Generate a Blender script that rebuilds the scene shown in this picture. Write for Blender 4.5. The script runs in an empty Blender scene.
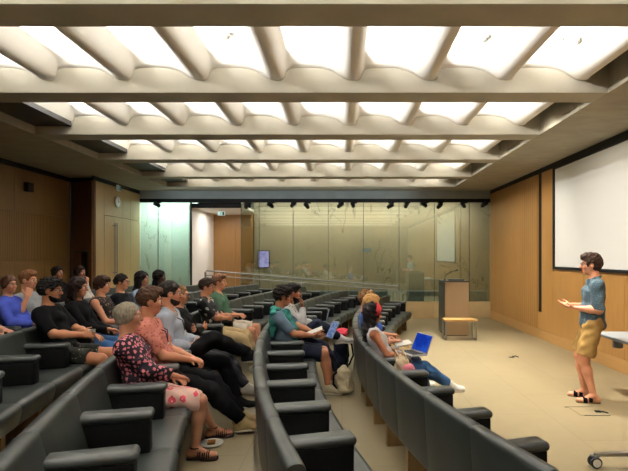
import bpy, math, random
import numpy as np
from mathutils import Vector, Matrix
random.seed(7)
rng = np.random.default_rng(5)
SC = bpy.context.scene
COL = SC.collection
R_ = math.radians

# ------------------------------------------------------------------ object helpers
def tag(o, label=None, cat=None, group=None, kind=None):
    if label: o['label'] = label
    if cat: o['category'] = cat
    if group: o['group'] = group
    if kind: o['kind'] = kind
    return o

def link(name, me, mat=None, parent=None):
    o = bpy.data.objects.new(name, me)
    COL.objects.link(o)
    if mat is not None and me is not None and len(me.materials) == 0:
        me.materials.append(mat)
    if parent is not None: o.parent = parent
    return o

def empty(name, loc, rz=0.0):
    o = bpy.data.objects.new(name, None)
    COL.objects.link(o)
    o.location = loc; o.rotation_euler = (0, 0, rz)
    o.empty_display_size = 0.1
    return o

def np_mesh(name, V, F, smooth=True):
    me = bpy.data.meshes.new(name)
    V = np.asarray(V, dtype=np.float32); F = np.asarray(F, dtype=np.int32)
    n = F.shape[1]
    me.vertices.add(len(V)); me.vertices.foreach_set('co', V.ravel())
    me.loops.add(F.size); me.loops.foreach_set('vertex_index', F.ravel())
    me.polygons.add(len(F))
    me.polygons.foreach_set('loop_start', np.arange(0, F.size, n, dtype=np.int32))
    me.update(calc_edges=True)
    me.polygons.foreach_set('use_smooth', np.full(len(F), smooth, dtype=bool))
    me.update()
    return me

class MB:
    """collects shapes for one mesh"""
    def __init__(s): s.v = []; s.f = []; s.sm = []
    def add(s, vs, fs, smooth=False):
        b = len(s.v)
        s.v += [tuple(v) for v in vs]
        for f in fs: s.f.append(tuple(i + b for i in f)); s.sm.append(smooth)
        return s
    def box(s, x0, x1, y0, y1, z0, z1, bev=0.0, M=None):
        if bev <= 0:
            vs = [(x, y, z) for z in (z0, z1) for y in (y0, y1) for x in (x0, x1)]
            fs = [(0, 2, 3, 1), (4, 5, 7, 6), (0, 1, 5, 4), (2, 6, 7, 3), (0, 4, 6, 2), (1, 3, 7, 5)]
            sm = False
        else:
            b = min(bev, (x1-x0)*.49, (y1-y0)*.49, (z1-z0)*.49)
            ring = []
            n = 3
            def rr(xa, xb, ya, yb, r):
                o = []
                for cx, cy, a0 in ((xb-r, yb-r, 0), (xa+r, yb-r, 90), (xa+r, ya+r, 180), (xb-r, ya+r, 270)):
                    for k in range(n+1):
                        a = R_(a0 + 90*k/n); o.append((cx+r*math.cos(a), cy+r*math.sin(a)))
                return o
            secs = []
            for k in range(n+1):
                a = R_(90*k/n); secs.append((b*(1-math.sin(a)), z0 + b*(1-math.cos(a))))
            for k in range(n+1):
                a = R_(90*k/n); secs.append((b*(1-math.cos(a)), z1 - b*(1-math.sin(a))))
            vs = []; fs = []
            for ins, z in secs:
                vs += [(p[0], p[1], z) for p in rr(x0+ins, x1-ins, y0+ins, y1-ins, max(b-ins, 1e-4))]
            m = 4*(n+1)
            for k in range(len(secs)-1):
                for j in range(m):
                    fs.append((k*m+j, k*m+(j+1) % m, (k+1)*m+(j+1) % m, (k+1)*m+j))
            fs.append(tuple(reversed(range(m)))); fs.append(tuple(range((len(secs)-1)*m, len(secs)*m)))
            sm = True
        if M is not None: vs = [tuple(M @ Vector(v)) for v in vs]
        return s.add(vs, fs, sm)
    def tube(s, pts, r, n=10, cap=True):
        pts = [Vector(p) for p in pts]
        rs = r if isinstance(r, (list, tuple)) else [r]*len(pts)
        up = None; vs = []; fs = []
        for i, p in enumerate(pts):
            t = (pts[min(i+1, len(pts)-1)] - pts[max(i-1, 0)]).normalized()
            if up is None:
                up = Vector((0, 0, 1)) if abs(t.z) < .9 else Vector((1, 0, 0))
            u = (up - t*up.dot(t)).normalized(); w = t.cross(u); up = u
            for k in range(n):
                a = 2*math.pi*k/n; vs.append(p + (u*math.cos(a)+w*math.sin(a))*rs[i])
        for i in range(len(pts)-1):
            for k in range(n):
                fs.append((i*n+k, i*n+(k+1) % n, (i+1)*n+(k+1) % n, (i+1)*n+k))
        if cap:
            fs.append(tuple(reversed(range(n)))); fs.append(tuple(range((len(pts)-1)*n, len(pts)*n)))
        return s.add(vs, fs, True)
    def lathe(s, prof, n=24, M=None):
        vs = []; fs = []
        for r, z in prof:
            for k in range(n):
                a = 2*math.pi*k/n; vs.append((r*math.cos(a), r*math.sin(a), z))
        for i in range(len(prof)-1):
            for k in range(n):
                fs.append((i*n+k, i*n+(k+1) % n, (i+1)*n+(k+1) % n, (i+1)*n+k))
        fs.append(tuple(reversed(range(n)))); fs.append(tuple(range((len(prof)-1)*n, len(prof)*n)))
        if M is not None: vs = [tuple(M @ Vector(v)) for v in vs]
        return s.add(vs, fs, True)
    def prism(s, poly, a, b, axis='y', M=None):
        """poly in the two other axes, extruded from a to b"""
        def P(p, t):
            if axis == 'y': return (p[0], t, p[1])
            if axis == 'x': return (t, p[0], p[1])
            return (p[0], p[1], t)
        n = len(poly)
        vs = [P(p, a) for p in poly] + [P(p, b) for p in poly]
        fs = [(k, (k+1) % n, n+(k+1) % n, n+k) for k in range(n)] + [tuple(reversed(range(n))), tuple(range(n, 2*n))]
        if M is not None: vs = [tuple(M @ Vector(v)) for v in vs]
        return s.add(vs, fs, False)
    def mesh(s, name):
        me = bpy.data.meshes.new(name)
        me.from_pydata(s.v, [], s.f)
        me.polygons.foreach_set('use_smooth', s.sm)
        me.update()
        import bmesh
        bm = bmesh.new(); bm.from_mesh(me); bmesh.ops.recalc_face_normals(bm, faces=bm.faces); bm.to_mesh(me); bm.free()
        if any(s.sm) :
            try: me.set_sharp_from_angle(angle=R_(50))
            except Exception: pass
        return me
    def build(s, name, mat, parent=None):
        return link(name, s.mesh(name), mat, parent)

# ------------------------------------------------------------------ materials
def lin(c):
    return tuple((v/12.92 if v <= .04045 else ((v+.055)/1.055)**2.4) for v in c)
def rgb(r, g, b): return lin((r/255, g/255, b/255))
class NT:
    def __init__(s, name):
        s.m = bpy.data.materials.new(name); s.m.use_nodes = True
        s.t = s.m.node_tree; s.t.nodes.clear()
        s.out = s.n('ShaderNodeOutputMaterial')
    def n(s, typ, **kw):
        o = s.t.nodes.new(typ)
        for k, v in kw.items(): setattr(o, k, v)
        return o
    def l(s, a, b): s.t.links.new(a, b)
    def bsdf(s, rough=.5, spec=.5, metal=0):
        b = s.n('ShaderNodeBsdfPrincipled')
        b.inputs['Roughness'].default_value = rough
        b.inputs['Metallic'].default_value = metal
        b.inputs['Specular IOR Level'].default_value = spec
        s.l(b.outputs[0], s.out.inputs[0]); s.b = b
        return b
    def coord(s, scale=(1, 1, 1), kind='Object'):
        c = s.n('ShaderNodeTexCoord'); m = s.n('ShaderNodeMapping')
        m.inputs['Scale'].default_value = scale
        s.l(c.outputs[kind], m.inputs['Vector']); return m.outputs[0]
    def noise(s, vec, scale=5, detail=4, rough=.5, dist=0):
        o = s.n('ShaderNodeTexNoise')
        o.inputs['Scale'].default_value = scale; o.inputs['Detail'].default_value = detail
        o.inputs['Roughness'].default_value = rough; o.inputs['Distortion'].default_value = dist
        s.l(vec, o.inputs['Vector']); return o.outputs['Fac']
    def ramp(s, fac, stops, interp='LINEAR'):
        r = s.n('ShaderNodeValToRGB'); r.color_ramp.interpolation = interp
        e = r.color_ramp.elements
        while len(e) < len(stops): e.new(.5)
        for k, (p, c) in enumerate(stops):
            e[k].position = p; e[k].color = (c[0], c[1], c[2], 1)
        s.l(fac, r.inputs[0]); return r.outputs[0]
    def mix(s, fac, a, b, mode='MIX'):
        m = s.n('ShaderNodeMix', data_type='RGBA', blend_type=mode)
        for inp, v in ((0, fac), (6, a), (7, b)):
            if hasattr(v, 'is_linked'): s.l(v, m.inputs[inp])
            elif isinstance(v, (int, float)): m.inputs[inp].default_value = v
            else: m.inputs[inp].default_value = (v[0], v[1], v[2], 1)
        return m.outputs[2]
    def bump(s, h, strength=.2, dist=.01):
        b = s.n('ShaderNodeBump'); b.inputs['Strength'].default_value = strength; b.inputs['Distance'].default_value = dist
        s.l(h, b.inputs['Height']); s.l(b.outputs[0], s.b.inputs['Normal'])

def mat_plain(name, c, rough=.6, spec=.4, var=.12, scale=8, bump=.1, metal=0, stretch=(1, 1, 1)):
    t = NT(name); b = t.bsdf(rough, spec, metal)
    v = t.coord(stretch); f = t.noise(v, scale, 5)
    a = tuple(x*(1-var) for x in c); d = tuple(min(1, x*(1+var)) for x in c)
    t.l(t.ramp(f, [(.3, a), (.7, d)]), b.inputs['Base Color'])
    if bump: t.bump(t.noise(v, scale*6, 3), bump, .004)
    return t.m

def mat_wood(name, c, var=.18, axis='z', rough=.42, joint=None):
    t = NT(name); b = t.bsdf(rough, .4)
    st = {'z': (14, 14, .7), 'y': (14, .7, 14), 'x': (.7, 14, 14)}[axis]
    v = t.coord(st); f = t.noise(v, 3.0, 6, .6, .4)
    g = t.noise(t.coord((.6, .6, .25)), 2.2, 2)
    a = tuple(x*(1-var) for x in c); d = tuple(min(1, x*(1+var)) for x in c)
    base = t.ramp(f, [(.25, a), (.75, d)])
    base = t.mix(.35, base, t.ramp(g, [(.3, a), (.7, d)]))
    t.l(base, b.inputs['Base Color']); t.bump(f, .06, .002)
    return t.m

def mat_pattern(name, base, spots, scale, thr=(.0, .34), center=None, rough=.8, rand=.75, metric='EUCLIDEAN', petals=True):
    """cloth printed with blossoms: voronoi cells with lobed edges"""
    t = NT(name); b = t.bsdf(rough, .2)
    v = t.coord()
    vo = t.n('ShaderNodeTexVoronoi'); vo.inputs['Scale'].default_value = scale; vo.inputs['Randomness'].default_value = rand
    t.l(v, vo.inputs['Vector'])
    d = vo.outputs['Distance']
    if petals:
        v2 = t.n('ShaderNodeTexVoronoi'); v2.inputs['Scale'].default_value = scale*3.1
        t.l(v, v2.inputs['Vector'])
        ma = t.n('ShaderNodeMath', operation='MULTIPLY_ADD'); ma.inputs[1].default_value = .28
        t.l(v2.outputs['Distance'], ma.inputs[0]); t.l(d, ma.inputs[2]); d = ma.outputs[0]
    lo, hi = thr
    stops = []
    if center is not None: stops += [(0, center), (max(lo, .02), center), (max(lo, .02)+.03, spots)]
    else: stops += [(0, spots)]
    stops += [(hi, spots), (hi+.04, base)]
    t.l(t.ramp(d, stops), b.inputs['Base Color'])
    return t.m

def mat_emit(name, c, s):
    t = NT(name); e = t.n('ShaderNodeEmission'); e.inputs[0].default_value = (*c, 1); e.inputs[1].default_value = s
    t.l(e.outputs[0], t.out.inputs[0]); return t.m
# ------------------------------------------------------------------ the place (metres; camera stands at x=0,y=0 looking along +y)
EYE = 1.73
CX, CY = 13.7, 6.5                       # centre of the curved rows
XR, XL, YF = 4.15, -6.38, 13.44          # right wall, left wall, glass front
YB = -3.0
ZC = 3.56                                # soffit
ROWS = [  # radius, floor, theta of one seam, pitch, near theta, far theta
    (13.56, 0.00, .245, .0435, .37, -.385),
    (14.66, 0.09, .2357, .0407, .345, -.405),
    (15.74, 0.17, .246, .0383, .325, -.385),
    (16.93, 0.22, .150, .0356, .26, -.352),
    (17.95, 0.24, .155, .0336, .21, -.332),
    (18.95, 0.26, .150, .0318, .17, -.305)]

M = {}
M['leather'] = mat_plain('leather_grey_green', rgb(39, 43, 41), .38, .34, .08, 14, .12)
M['arm'] = mat_plain('arm_leather', rgb(12, 13, 14), .7, .12, .1, 14, .12)
M['pad'] = mat_plain('arm_pad_leather', rgb(46, 50, 49), .36, .42, .08, 14, .1)
M['leg'] = mat_plain('leg_oak', rgb(142, 116, 78), .6, .3, .12, 6, .05, stretch=(3, 3, .5))
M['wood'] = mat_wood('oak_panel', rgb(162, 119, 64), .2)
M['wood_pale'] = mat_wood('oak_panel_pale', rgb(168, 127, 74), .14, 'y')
M['wood_shaded'] = mat_wood('oak_panel_shaded', rgb(122, 92, 50), .16)  # same oak as the right wall, weak light put into its colour
M['wood_red'] = mat_wood('oak_panel_return', rgb(98, 63, 38), .16)
M['wood_door'] = mat_wood('oak_door', rgb(176, 146, 98), .12)
M['concrete'] = mat_plain('concrete', rgb(164, 157, 140), .8, .2, .1, 3, .25, stretch=(1, 2.5, 1))
M['beam'] = mat_plain('beam_concrete', rgb(178, 173, 158), .8, .2, .06, 3, .2)
M['shell'] = mat_plain('white_plaster', rgb(244, 241, 234), .75, .2, .015, 2, .05)
M['black'] = mat_plain('black_paint', rgb(14, 14, 15), .6, .3, .1, 6, .05)
M['duct'] = mat_plain('grey_duct', rgb(70, 70, 70), .55, .4, .08, 4, .05)
M['header'] = mat_plain('grey_header', rgb(150, 158, 160), .7, .3, .08, 3, .1)
M['plinth'] = mat_plain('limestone', rgb(196, 172, 128), .6, .3, .06, 4, .08)
M['steel'] = mat_plain('brushed_steel', rgb(150, 150, 148), .32, .5, .08, 20, .05, metal=.9, stretch=(1, 1, 12))
M['steel_dark'] = mat_plain('dark_steel', rgb(70, 74, 70), .35, .5, .1, 10, .05, metal=.7)
M['white'] = mat_plain('white_paint', rgb(228, 226, 220), .6, .3, .03, 3, .03)
M['white_plastic'] = mat_plain('white_plastic', rgb(232, 230, 224), .4, .4, .02, 3, 0)
M['screen'] = mat_plain('projection_screen', rgb(216, 215, 210), .85, .1, .012, 1.2, 0)
M['grey_top'] = mat_plain('grey_laminate', rgb(150, 156, 160), .4, .4, .04, 5, .02)
M['grey_edge'] = mat_plain('grey_plastic', rgb(88, 92, 96), .45, .4, .05, 8, .02)
M['rubber'] = mat_plain('black_rubber', rgb(26, 26, 27), .7, .3, .08, 10, .05)

def floor_mat():
    t = NT('stone_floor'); b = t.bsdf(.36, .4)
    br = t.n('ShaderNodeTexBrick'); br.offset = .5
    br.inputs['Scale'].default_value = 1; br.inputs['Mortar Size'].default_value = .004
    br.inputs['Brick Width'].default_value = 1.5; br.inputs['Row Height'].default_value = .75
    br.inputs['Bias'].default_value = 0
    c = t.n('ShaderNodeTexCoord'); mp = t.n('ShaderNodeMapping'); mp.inputs['Rotation'].default_value = (0, 0, R_(90))
    t.l(c.outputs['Object'], mp.inputs[0]); t.l(mp.outputs[0], br.inputs['Vector'])
    A = rgb(132, 120, 93)
    br.inputs['Color1'].default_value = (*[x*.97 for x in A], 1); br.inputs['Color2'].default_value = (*[x*1.04 for x in A], 1)
    br.inputs['Mortar'].default_value = (*[x*.6 for x in A], 1)
    n = t.noise(t.coord(), 6, 6, .6)
    t.l(t.mix(.3, br.outputs[0], t.ramp(n, [(.3, tuple(x*.85 for x in A)), (.7, tuple(x*1.1 for x in A))])), b.inputs['Base Color'])
    t.bump(n, .03, .002)
    return t.m
M['floor'] = floor_mat()

def glass_mat():
    t = NT('tinted_glass')
    tr = t.n('ShaderNodeBsdfTransparent'); tr.inputs[0].default_value = (.84, .90, .83, 1)
    gl = t.n('ShaderNodeBsdfGlossy'); gl.inputs['Roughness'].default_value = .01; gl.inputs[0].default_value = (.9, 1, .95, 1)
    mx = t.n('ShaderNodeMixShader')
    n = t.noise(t.coord((.6, .6, .6)), 1.4, 2)
    r = t.n('ShaderNodeMapRange'); r.inputs[3].default_value = .15; r.inputs[4].default_value = .22
    t.l(n, r.inputs[0]); t.l(r.outputs[0], mx.inputs[0])
    t.l(tr.outputs[0], mx.inputs[1]); t.l(gl.outputs[0], mx.inputs[2]); t.l(mx.outputs[0], t.out.inputs[0])
    return t.m
M['glass'] = glass_mat()

def stone_mat(name, base, vein, tint):
    t = NT(name); b = t.bsdf(.5, .3)
    n = t.noise(t.coord((.5, .5, .5)), 1.3, 5, .55)
    col = t.ramp(n, [(.3, tuple(x*.82 for x in base)), (.55, base), (.75, tint)])
    # cracks: thin zero level of a warped noise, tall
    c = t.coord((1.0, 1.0, .42)); n2 = t.noise(c, 1.5, 3, .5, .9)
    vein_f = t.ramp(n2, [(.489, (0, 0, 0)), (.496, (1, 1, 1)), (.499, (1, 1, 1)), (.506, (0, 0, 0))])
    n3 = t.noise(t.coord(), .9, 1)
    gate = t.ramp(n3, [(.42, (0, 0, 0)), (.52, (.7, .7, .7))])
    f = t.mix(1.0, vein_f, gate, 'MULTIPLY')
    t.l(t.mix(f, col, vein), b.inputs['Base Color'])
    # stone courses
    return t.m
M['stone'] = stone_mat('veined_stone', rgb(176, 162, 140), rgb(56, 52, 44), rgb(192, 168, 138))
M['stone_left'] = stone_mat('veined_stone_pale', rgb(200, 200, 188), rgb(116, 120, 108), rgb(208, 208, 198))

def S(o, kind='structure'):
    o['kind'] = kind; return o
def plate(name, mat, *boxes, parent=None):
    m = MB()
    for b in boxes: m.box(*b)
    return m.build(name, mat, parent)

# --- floor and tiers
S(plate('floor', M['floor'], (XL-.1, XR+.05, YB, 16.2, -.12, 0)))
def tier(k):
    R, s = ROWS[k][0], ROWS[k][1]
    r0 = ROWS[k-1][0] - .01
    th = np.linspace(-.46, .72, 90)
    top = []; 
    def cl(x, y): return (max(x, XL-.08), min(max(y, YB), 12.5))
    inner = [cl(CX-r0*math.cos(t), CY-r0*math.sin(t)) for t in th]
    outer = [cl(CX-22.0*math.cos(t), p[1]) for t, p in zip(th, inner)]
    m = MB(); n = len(th)
    z0 = ROWS[k-1][1] + (0.0005)
    vs = [(x, y, s) for x, y in inner] + [(x, y, s) for x, y in outer] + [(x, y, z0) for x, y in inner] + [(x, y, z0) for x, y in outer]
    fs = []
    for i in range(n-1):
        if abs(inner[i][1]-inner[i+1][1]) < 1e-6: continue
        fs += [(i, i+1, n+i+1, n+i), (i, 2*n+i, 2*n+i+1, i+1), (2*n+i, 3*n+i, 3*n+i+1, 2*n+i+1)]
    idx = [i for i in range(n-1) if abs(inner[i][1]-inner[i+1][1]) >= 1e-6]
    a, b = idx[0], idx[-1]+1
    fs += [(a, n+a, 3*n+a, 2*n+a), (b, 2*n+b, 3*n+b, n+b)]
    m.add(vs, fs)
    return S(m.build('floor_tier', M['floor']))
for k in range(1, 6): tier(k)
# ramp along the glass
m = MB(); m.prism([(1.5, .001), (-3.3, .39), (XL-.05, .39), (XL-.05, .001)], 12.5, YF-.001, 'y')
S(m.build('floor_ramp', M['floor']))

# --- right wall: oak panelling
wr = MB()
def rpanel(y0, y1, z0, z1, x=XR, t=.04): wr.box(x, x+t, y0, y1, z0, z1)
yy = 10.22
while yy < YF-.02:                       # battened part
    rpanel(yy+.008, min(yy+.107, YF), .2, 3.46); yy += .115
wr.box(XR+.02, XR+.06, 10.2, YF, .2, 3.46)
for a, b in ((9.45, 9.98), ):
    rpanel(a, b, .2, 3.46)
wr.box(XR, XR+.04, 9.98, 10.2, .2, .55)
edges = [9.45, 8.25, 7.05, 5.85, 4.65, 3.45, 2.25, 1.05, -.15, -1.35, YB]
for b, a in zip(edges[:-1], edges[1:]):
    rpanel(a+.004, b-.004, .2, 1.43)
    if a < 5.8: rpanel(a+.004, b-.004, 1.438, 3.46)
wr.box(XR+.03, XR+.07, YB, 9.45, .2, 3.46)
S(wr.build('wall_right', M['wood']))
S(plate('wall_right_core', M['black'], (XR+.08, XR+.2, YB, YF+.1, 0, 4.2), ))
S(plate('baseboard_right', M['wood_pale'], (XR-.005, XR+.05, YB, 9.46, .0, .196), (XR-.005, XR+.05, 9.464, 11.6, .0, .196), (XR-.005, XR+.05, 11.604, YF, .0, .196)))
S(plate('trim_1', M['black'], (XR-.0, XR+.08, YB, YF, 3.465, ZC)))                      # black strip, its colour standing for the shade of the head gap
slot = plate('wall_slot', M['black'], (XR+.03, XR+.075, 9.985, 10.195, .555, 3.46)); S(slot)
# --- projection screen
sc = empty('projection_screen', (XR, 7.69, 1.545)); tag(sc, 'large white projection screen in black frame on oak wall', 'screen')
fr = MB()
y0, y1, z0, z1 = -1.72, 1.66, -.02, 1.87
fr.box(-.03, .028, y0-.05, y1+.05, z0-.05, z0); fr.box(-.03, .028, y0-.05, y1+.05, z1, z1+.04)
fr.box(-.03, .028, y0-.05, y0, z0, z1); fr.box(-.03, .028, y1, y1+.05, z0, z1)
fr.build('frame', M['black'], sc)
plate('screen_surface', M['screen'], (.0, .028, y0, y1, z0, z1), parent=sc)

# --- left walls
wl = MB()
yy = YB
while yy < 11.2:
    e = min(yy+.95, 11.3)
    wl.box(XL-.04, XL, yy+.003, e-.003, 2.62, 3.46)          # plain top band
    wl.box(XL-.04, XL, yy+.003, e-.003, .26, 1.62)
    q = yy
    while q < e-.01:
        wl.box(XL-.03, XL+.006, q+.006, min(q+.045, e), 1.63, 2.61); q += .05
    yy = e
wl.box(XL-.08, XL-.03, YB, 11.3, .26, 3.46)
S(wl.build('wall_left', M['wood_shaded']))
S(plate('wall_left_core', M['black'], (XL-.2, XL-.08, YB, YF+.2, 0, 4.2)))
XD = -5.66
XD = -5.66
YD = 10.93
RW = math.hypot(XD-XL, 11.3-YD); RA = math.atan2(YD-11.3, XD-XL)
wr_ = plate('wall_left_return', M['wood_red'], (0, .08, 0, .06, .26, 3.46), (.62, RW, 0, .06, .26, 3.46), (.08, .62, 0, .06, 1.86, 3.46), (.08, .62, 0, .06, .26, 1.06))
wr_.location = (XL, 11.3, 0); wr_.rotation_euler = (0, 0, RA); S(wr_)
# side wall with the double door
wd = MB()
wd.box(XD-.05, XD, YD+.01, 11.42, .39, 3.46)
wd.box(XD-.05, XD, 11.425, 12.40, 2.71, 3.46); wd.box(XD-.05, XD, 12.405, 12.84, 2.71, 3.46); wd.box(XD-.05, XD, 12.845, YF, 2.71, 3.46)
wd.box(XD-.05, XD, 12.405, 12.84, .39, 2.70); wd.box(XD-.05, XD, 12.845, YF, .39, 2.70)
wd.box(XD-.08, XD-.045, YD+.06, YF, .39, 3.46)
S(wd.build('wall_left_side', M['wood_door']))
door = plate('door_1', M['wood_door'], (XD-.04, XD+.001, 11.428, 11.905, .39, 2.70), (XD-.04, XD+.001, 11.911, 12.398, .39, 2.70)); S(door)
for y in (11.85, 11.96):
    h = MB(); h.tube([(XD+.06, y, 1.25), (XD+.06, y, 2.55)], .013, 8)
    for z in (1.32, 2.48): h.tube([(XD, y, z), (XD+.06, y, z)], .009, 6)
    h.build('door_handle', M['steel'], door)
S(plate('trim_2', M['black'], (XL-.02, XL+.02, YB, 11.3, 3.465, ZC), (XL-.02, XD+.0, 11.25, 11.3, 3.465, ZC), (XD-.03, XD+.0, YD, YF, 3.465, ZC)))  # black strips at the head, shade of the gap put into their colour
# hose cabinet in the return wall
cab = empty('fire_hose_cabinet', (XL+.35*math.cos(RA)-.012*math.sin(RA), 11.3+.35*math.sin(RA)+.012*math.cos(RA), 1.07), RA); tag(cab, 'open fire hose cabinet recessed in the dark wood wall', 'cabinet')
c = MB(); c.box(-.262, .262, .0, .30, 0, .02); c.box(-.262, .262, 0, .30, .76, .78); c.box(-.262, -.245, 0, .3, .02, .76); c.box(.245, .262, 0, .3, .02, .76); c.box(-.245, .245, .28, .3, .02, .76)
c.build('cabinet_box', mat_plain('cabinet_green', rgb(48, 66, 50), .5), cab)
c = MB(); c.box(-.24, -.02, -.005, .02, .02, .76); c.build('door', M['wood_red'], cab)
hd = MB(); hd.box(-.06, -.04, -.02, -.005, .36, .42); hd.build('handle', M['steel'], cab.children[-1])
c = MB()
for k in range(3): c.box(.02, .235, .10, .25, .05+.24*k, .07+.24*k)
c.build('shelf', M['steel_dark'], cab)
sp = plate('wall_speaker', M['black'], (XL, XL+.09, 9.62, 9.80, 3.03, 3.21)); tag(sp, 'small black square loudspeaker high on left wood wall', 'speaker')

# --- back and outer shell
S(plate('wall_back', M['wood_shaded'], (XL, XR, YB-.1, YB, 0, 4.2)))

# --- glass front
S(plate('trim_3', M['header'], (XD, XR, YF, YF+.1, 3.33, ZC)))
S(plate('trim_4', M['black'], (XD, XR, YF-.02, YF+.1, 3.235, 3.33)))
S(plate('wall_far_plinth', M['plinth'], *[(a+.003, b-.003, YF-.03, YF+.05, 0, .45) for a, b in ((1.5, 2.55), (2.55, 3.54), (3.54, XR))]))
gx = [-5.66, -5.16, -4.23]
gx2 = [-2.83, -2.32, -1.37, -.385, .60, 1.60, 2.59, 3.57, 4.15]
n = 1
for L in (gx, gx2):
    for a, b in zip(L[:-1], L[1:]):
        zb = .45 if a > 1.5 else max(.0, .39*min(1, (1.5-a)/4.8))
        S(plate('window_%d' % n, M['glass'], (a+.008, b-.008, YF+.02, YF+.032, zb, 3.235))); n += 1
S(plate('trim_5', M['steel_dark'], (-4.25, -4.21, YF, YF+.05, .3, 3.235), *[(x-.006, x+.006, YF+.015, YF+.045, .0, 3.235) for x in [-5.16, -2.83, -2.32, -1.37, -.385, .60, 1.60, 2.59, 3.57]]))
S(plate('trim_6', M['black'], (-4.23, -2.83, YF, YF+.08, 3.08, 3.2)))
# stone wall behind the glass, corridor
S(plate('wall_far', M['stone'], (-2.75, XR+1.2, 15.0, 15.1, 0, 4.0), (XR+1.1, XR+1.2, YF+.1, 15.0, 0, 4.0)))
S(plate('wall_far_left', M['stone_left'], (-6.3, -4.31, 14.35, 14.45, 0, 4.0)))
S(plate('trim_7', mat_plain('grey_ledge', rgb(128, 138, 146), .6), (-2.8, XR, 13.75, 14.0, .0, .72)))
S(plate('wall_corridor', M['white'], (-4.30, -4.24, YF+.06, 15.85, 0, 3.2)))
M['wood_dim'] = mat_wood('oak_corridor', rgb(150, 112, 66), .14)
S(plate('wall_corridor_end', M['wood_dim'], (-4.24, -3.52, 15.85, 15.9, .3, 3.2), (-3.512, -2.76, 15.85, 15.9, .3, 3.2)))
S(plate('wall_corridor_right', M['wood_dim'], (-2.83, -2.77, 14.9, 15.85, 0, 3.2)))
S(plate('ceiling_corridor', M['white'], (-4.24, -2.75, YF+.1, 15.9, 3.09, 3.16)))
S(plate('ceiling_far', M['black'], (-6.4, XR+1.2, YF+.1, 15.2, 3.56, 3.7)))
S(plate('floor_corridor', M['floor'], (XL, -2.8, YF, 15.9, .36, .385)))

# --- handrail
hr = empty('handrail', (0, 13.05, 0)); tag(hr, 'double steel handrail sloping down along the glass wall', 'handrail')
def zr(x): return .39*max(0, min(1, (1.5-x)/4.8))
x0, x1 = -3.72, 1.52
b = MB(); b.tube([(x0, 0, .55), (x0, 0, zr(x0)+.90), (x0+.04, 0, zr(x0)+.94), (x1, 0, .90)], .02, 8); b.build('top_rail', M['steel'], hr)
b = MB(); b.tube([(x0, 0, zr(x0)+.82), (x1, 0, .80)], .014, 8); b.build('lower_rail', M['steel'], hr)
for k in range(5):
    x = x0+.02 + (x1-x0-.06)*k/4
    b = MB(); b.box(x-.012, x+.012, -.008, .008, zr(x), zr(x)+.90); b.build('post', M['steel'], hr)

# --- ceiling: soffit frame, beams, vaulted coffers
X0, X1 = -4.62, 2.98
Y_END = 13.0
cz = ZC + .68
S(plate('ceiling', M['concrete'], (X1, XR+.1, YB, YF, ZC, cz), (XL-.1, X0, YB, YF, ZC, cz), (X0, X1, Y_END, YF, ZC, cz), (X0, X1, YB, YB+.3, ZC, cz)))
S(plate('ceiling_slab', M['black'], (XL-.1, XR+.2, YB, YF+.1, cz, cz+.1)))
FAR = [-1.78, .09, 1.96, 3.83, 5.72, 7.57, 9.445, 11.41, 13.0]
BW = .345
bn = 8
for fy in FAR[:-1]:
    S(plate('trim_%d' % bn, M['beam'], (X0, X1, fy-BW, fy, ZC, cz-.16))); bn += 1
S(plate('trim_%d' % bn, M['beam'], (X0, X1, FAR[-1]-.34, FAR[-1]-.001, ZC, cz-.16))); bn += 1
PU = np.array([0, .035, .06, .08, .093, .105, .125, .17, .26, .42, .54, .62, .69, .745, .79, .83, .865, .90, .94, 1.0])
PZ = np.array([.004, .012, .035, .08, .14, .20, .24, .265, .28, .28, .268, .245, .208, .165, .118, .075, .042, .020, .006, .004])
def prof(x):
    u = ((x-.145)/.855) % 1.0
    # smooth interpolation
    i = np.clip(np.searchsorted(PU, u, side='right')-1, 0, len(PU)-2)
    t = (u-PU[i])/(PU[i+1]-PU[i]); t = np.clip(t, 0, 1)
    return PZ[i]*(1-t)+PZ[i+1]*t
xs = np.arange(-4.12, 2.80, .0107)
for fa, fb in zip(FAR[:-1], FAR[1:]):
    ya, yb = fa, fb-BW + .002
    ts = np.concatenate([np.linspace(0, .2, 8), np.linspace(.3, yb-ya-.3, 8), np.linspace(yb-ya-.2, yb-ya, 8)])
    Z = []; 
    P = prof(xs)
    V = []
    for t in ts:
        e = (yb-ya)-t
        g = 1-.5*max(0, 1-e/.2)**2
        for x, p in zip(xs, P): V.append((x, ya+t, ZC+.135+p*g + .05*(1-max(0, 1-e/.2)**2)*(p/.27)))
    n = len(xs); F = []
    for j in range(len(ts)-1):
        for i in range(n-1): F.append((j*n+i, (j+1)*n+i, (j+1)*n+i+1, j*n+i+1))
    # turned-up rims at both sides give the shell thickness
    me = np_mesh('ceiling_vault', V, F, True)
    o = S(link('ceiling_vault', me, M['shell']))
    sol = o.modifiers.new('t', 'SOLIDIFY'); sol.thickness = .02; sol.offset = -1 if me.polygons[0].normal.z < 0 else 1
    # duct box along the left edge of the bay
    S(plate('ceiling_duct', M['duct'], (X0+.01, -4.06, ya+.02, yb-.02, ZC+.12, ZC+.19)))
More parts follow.
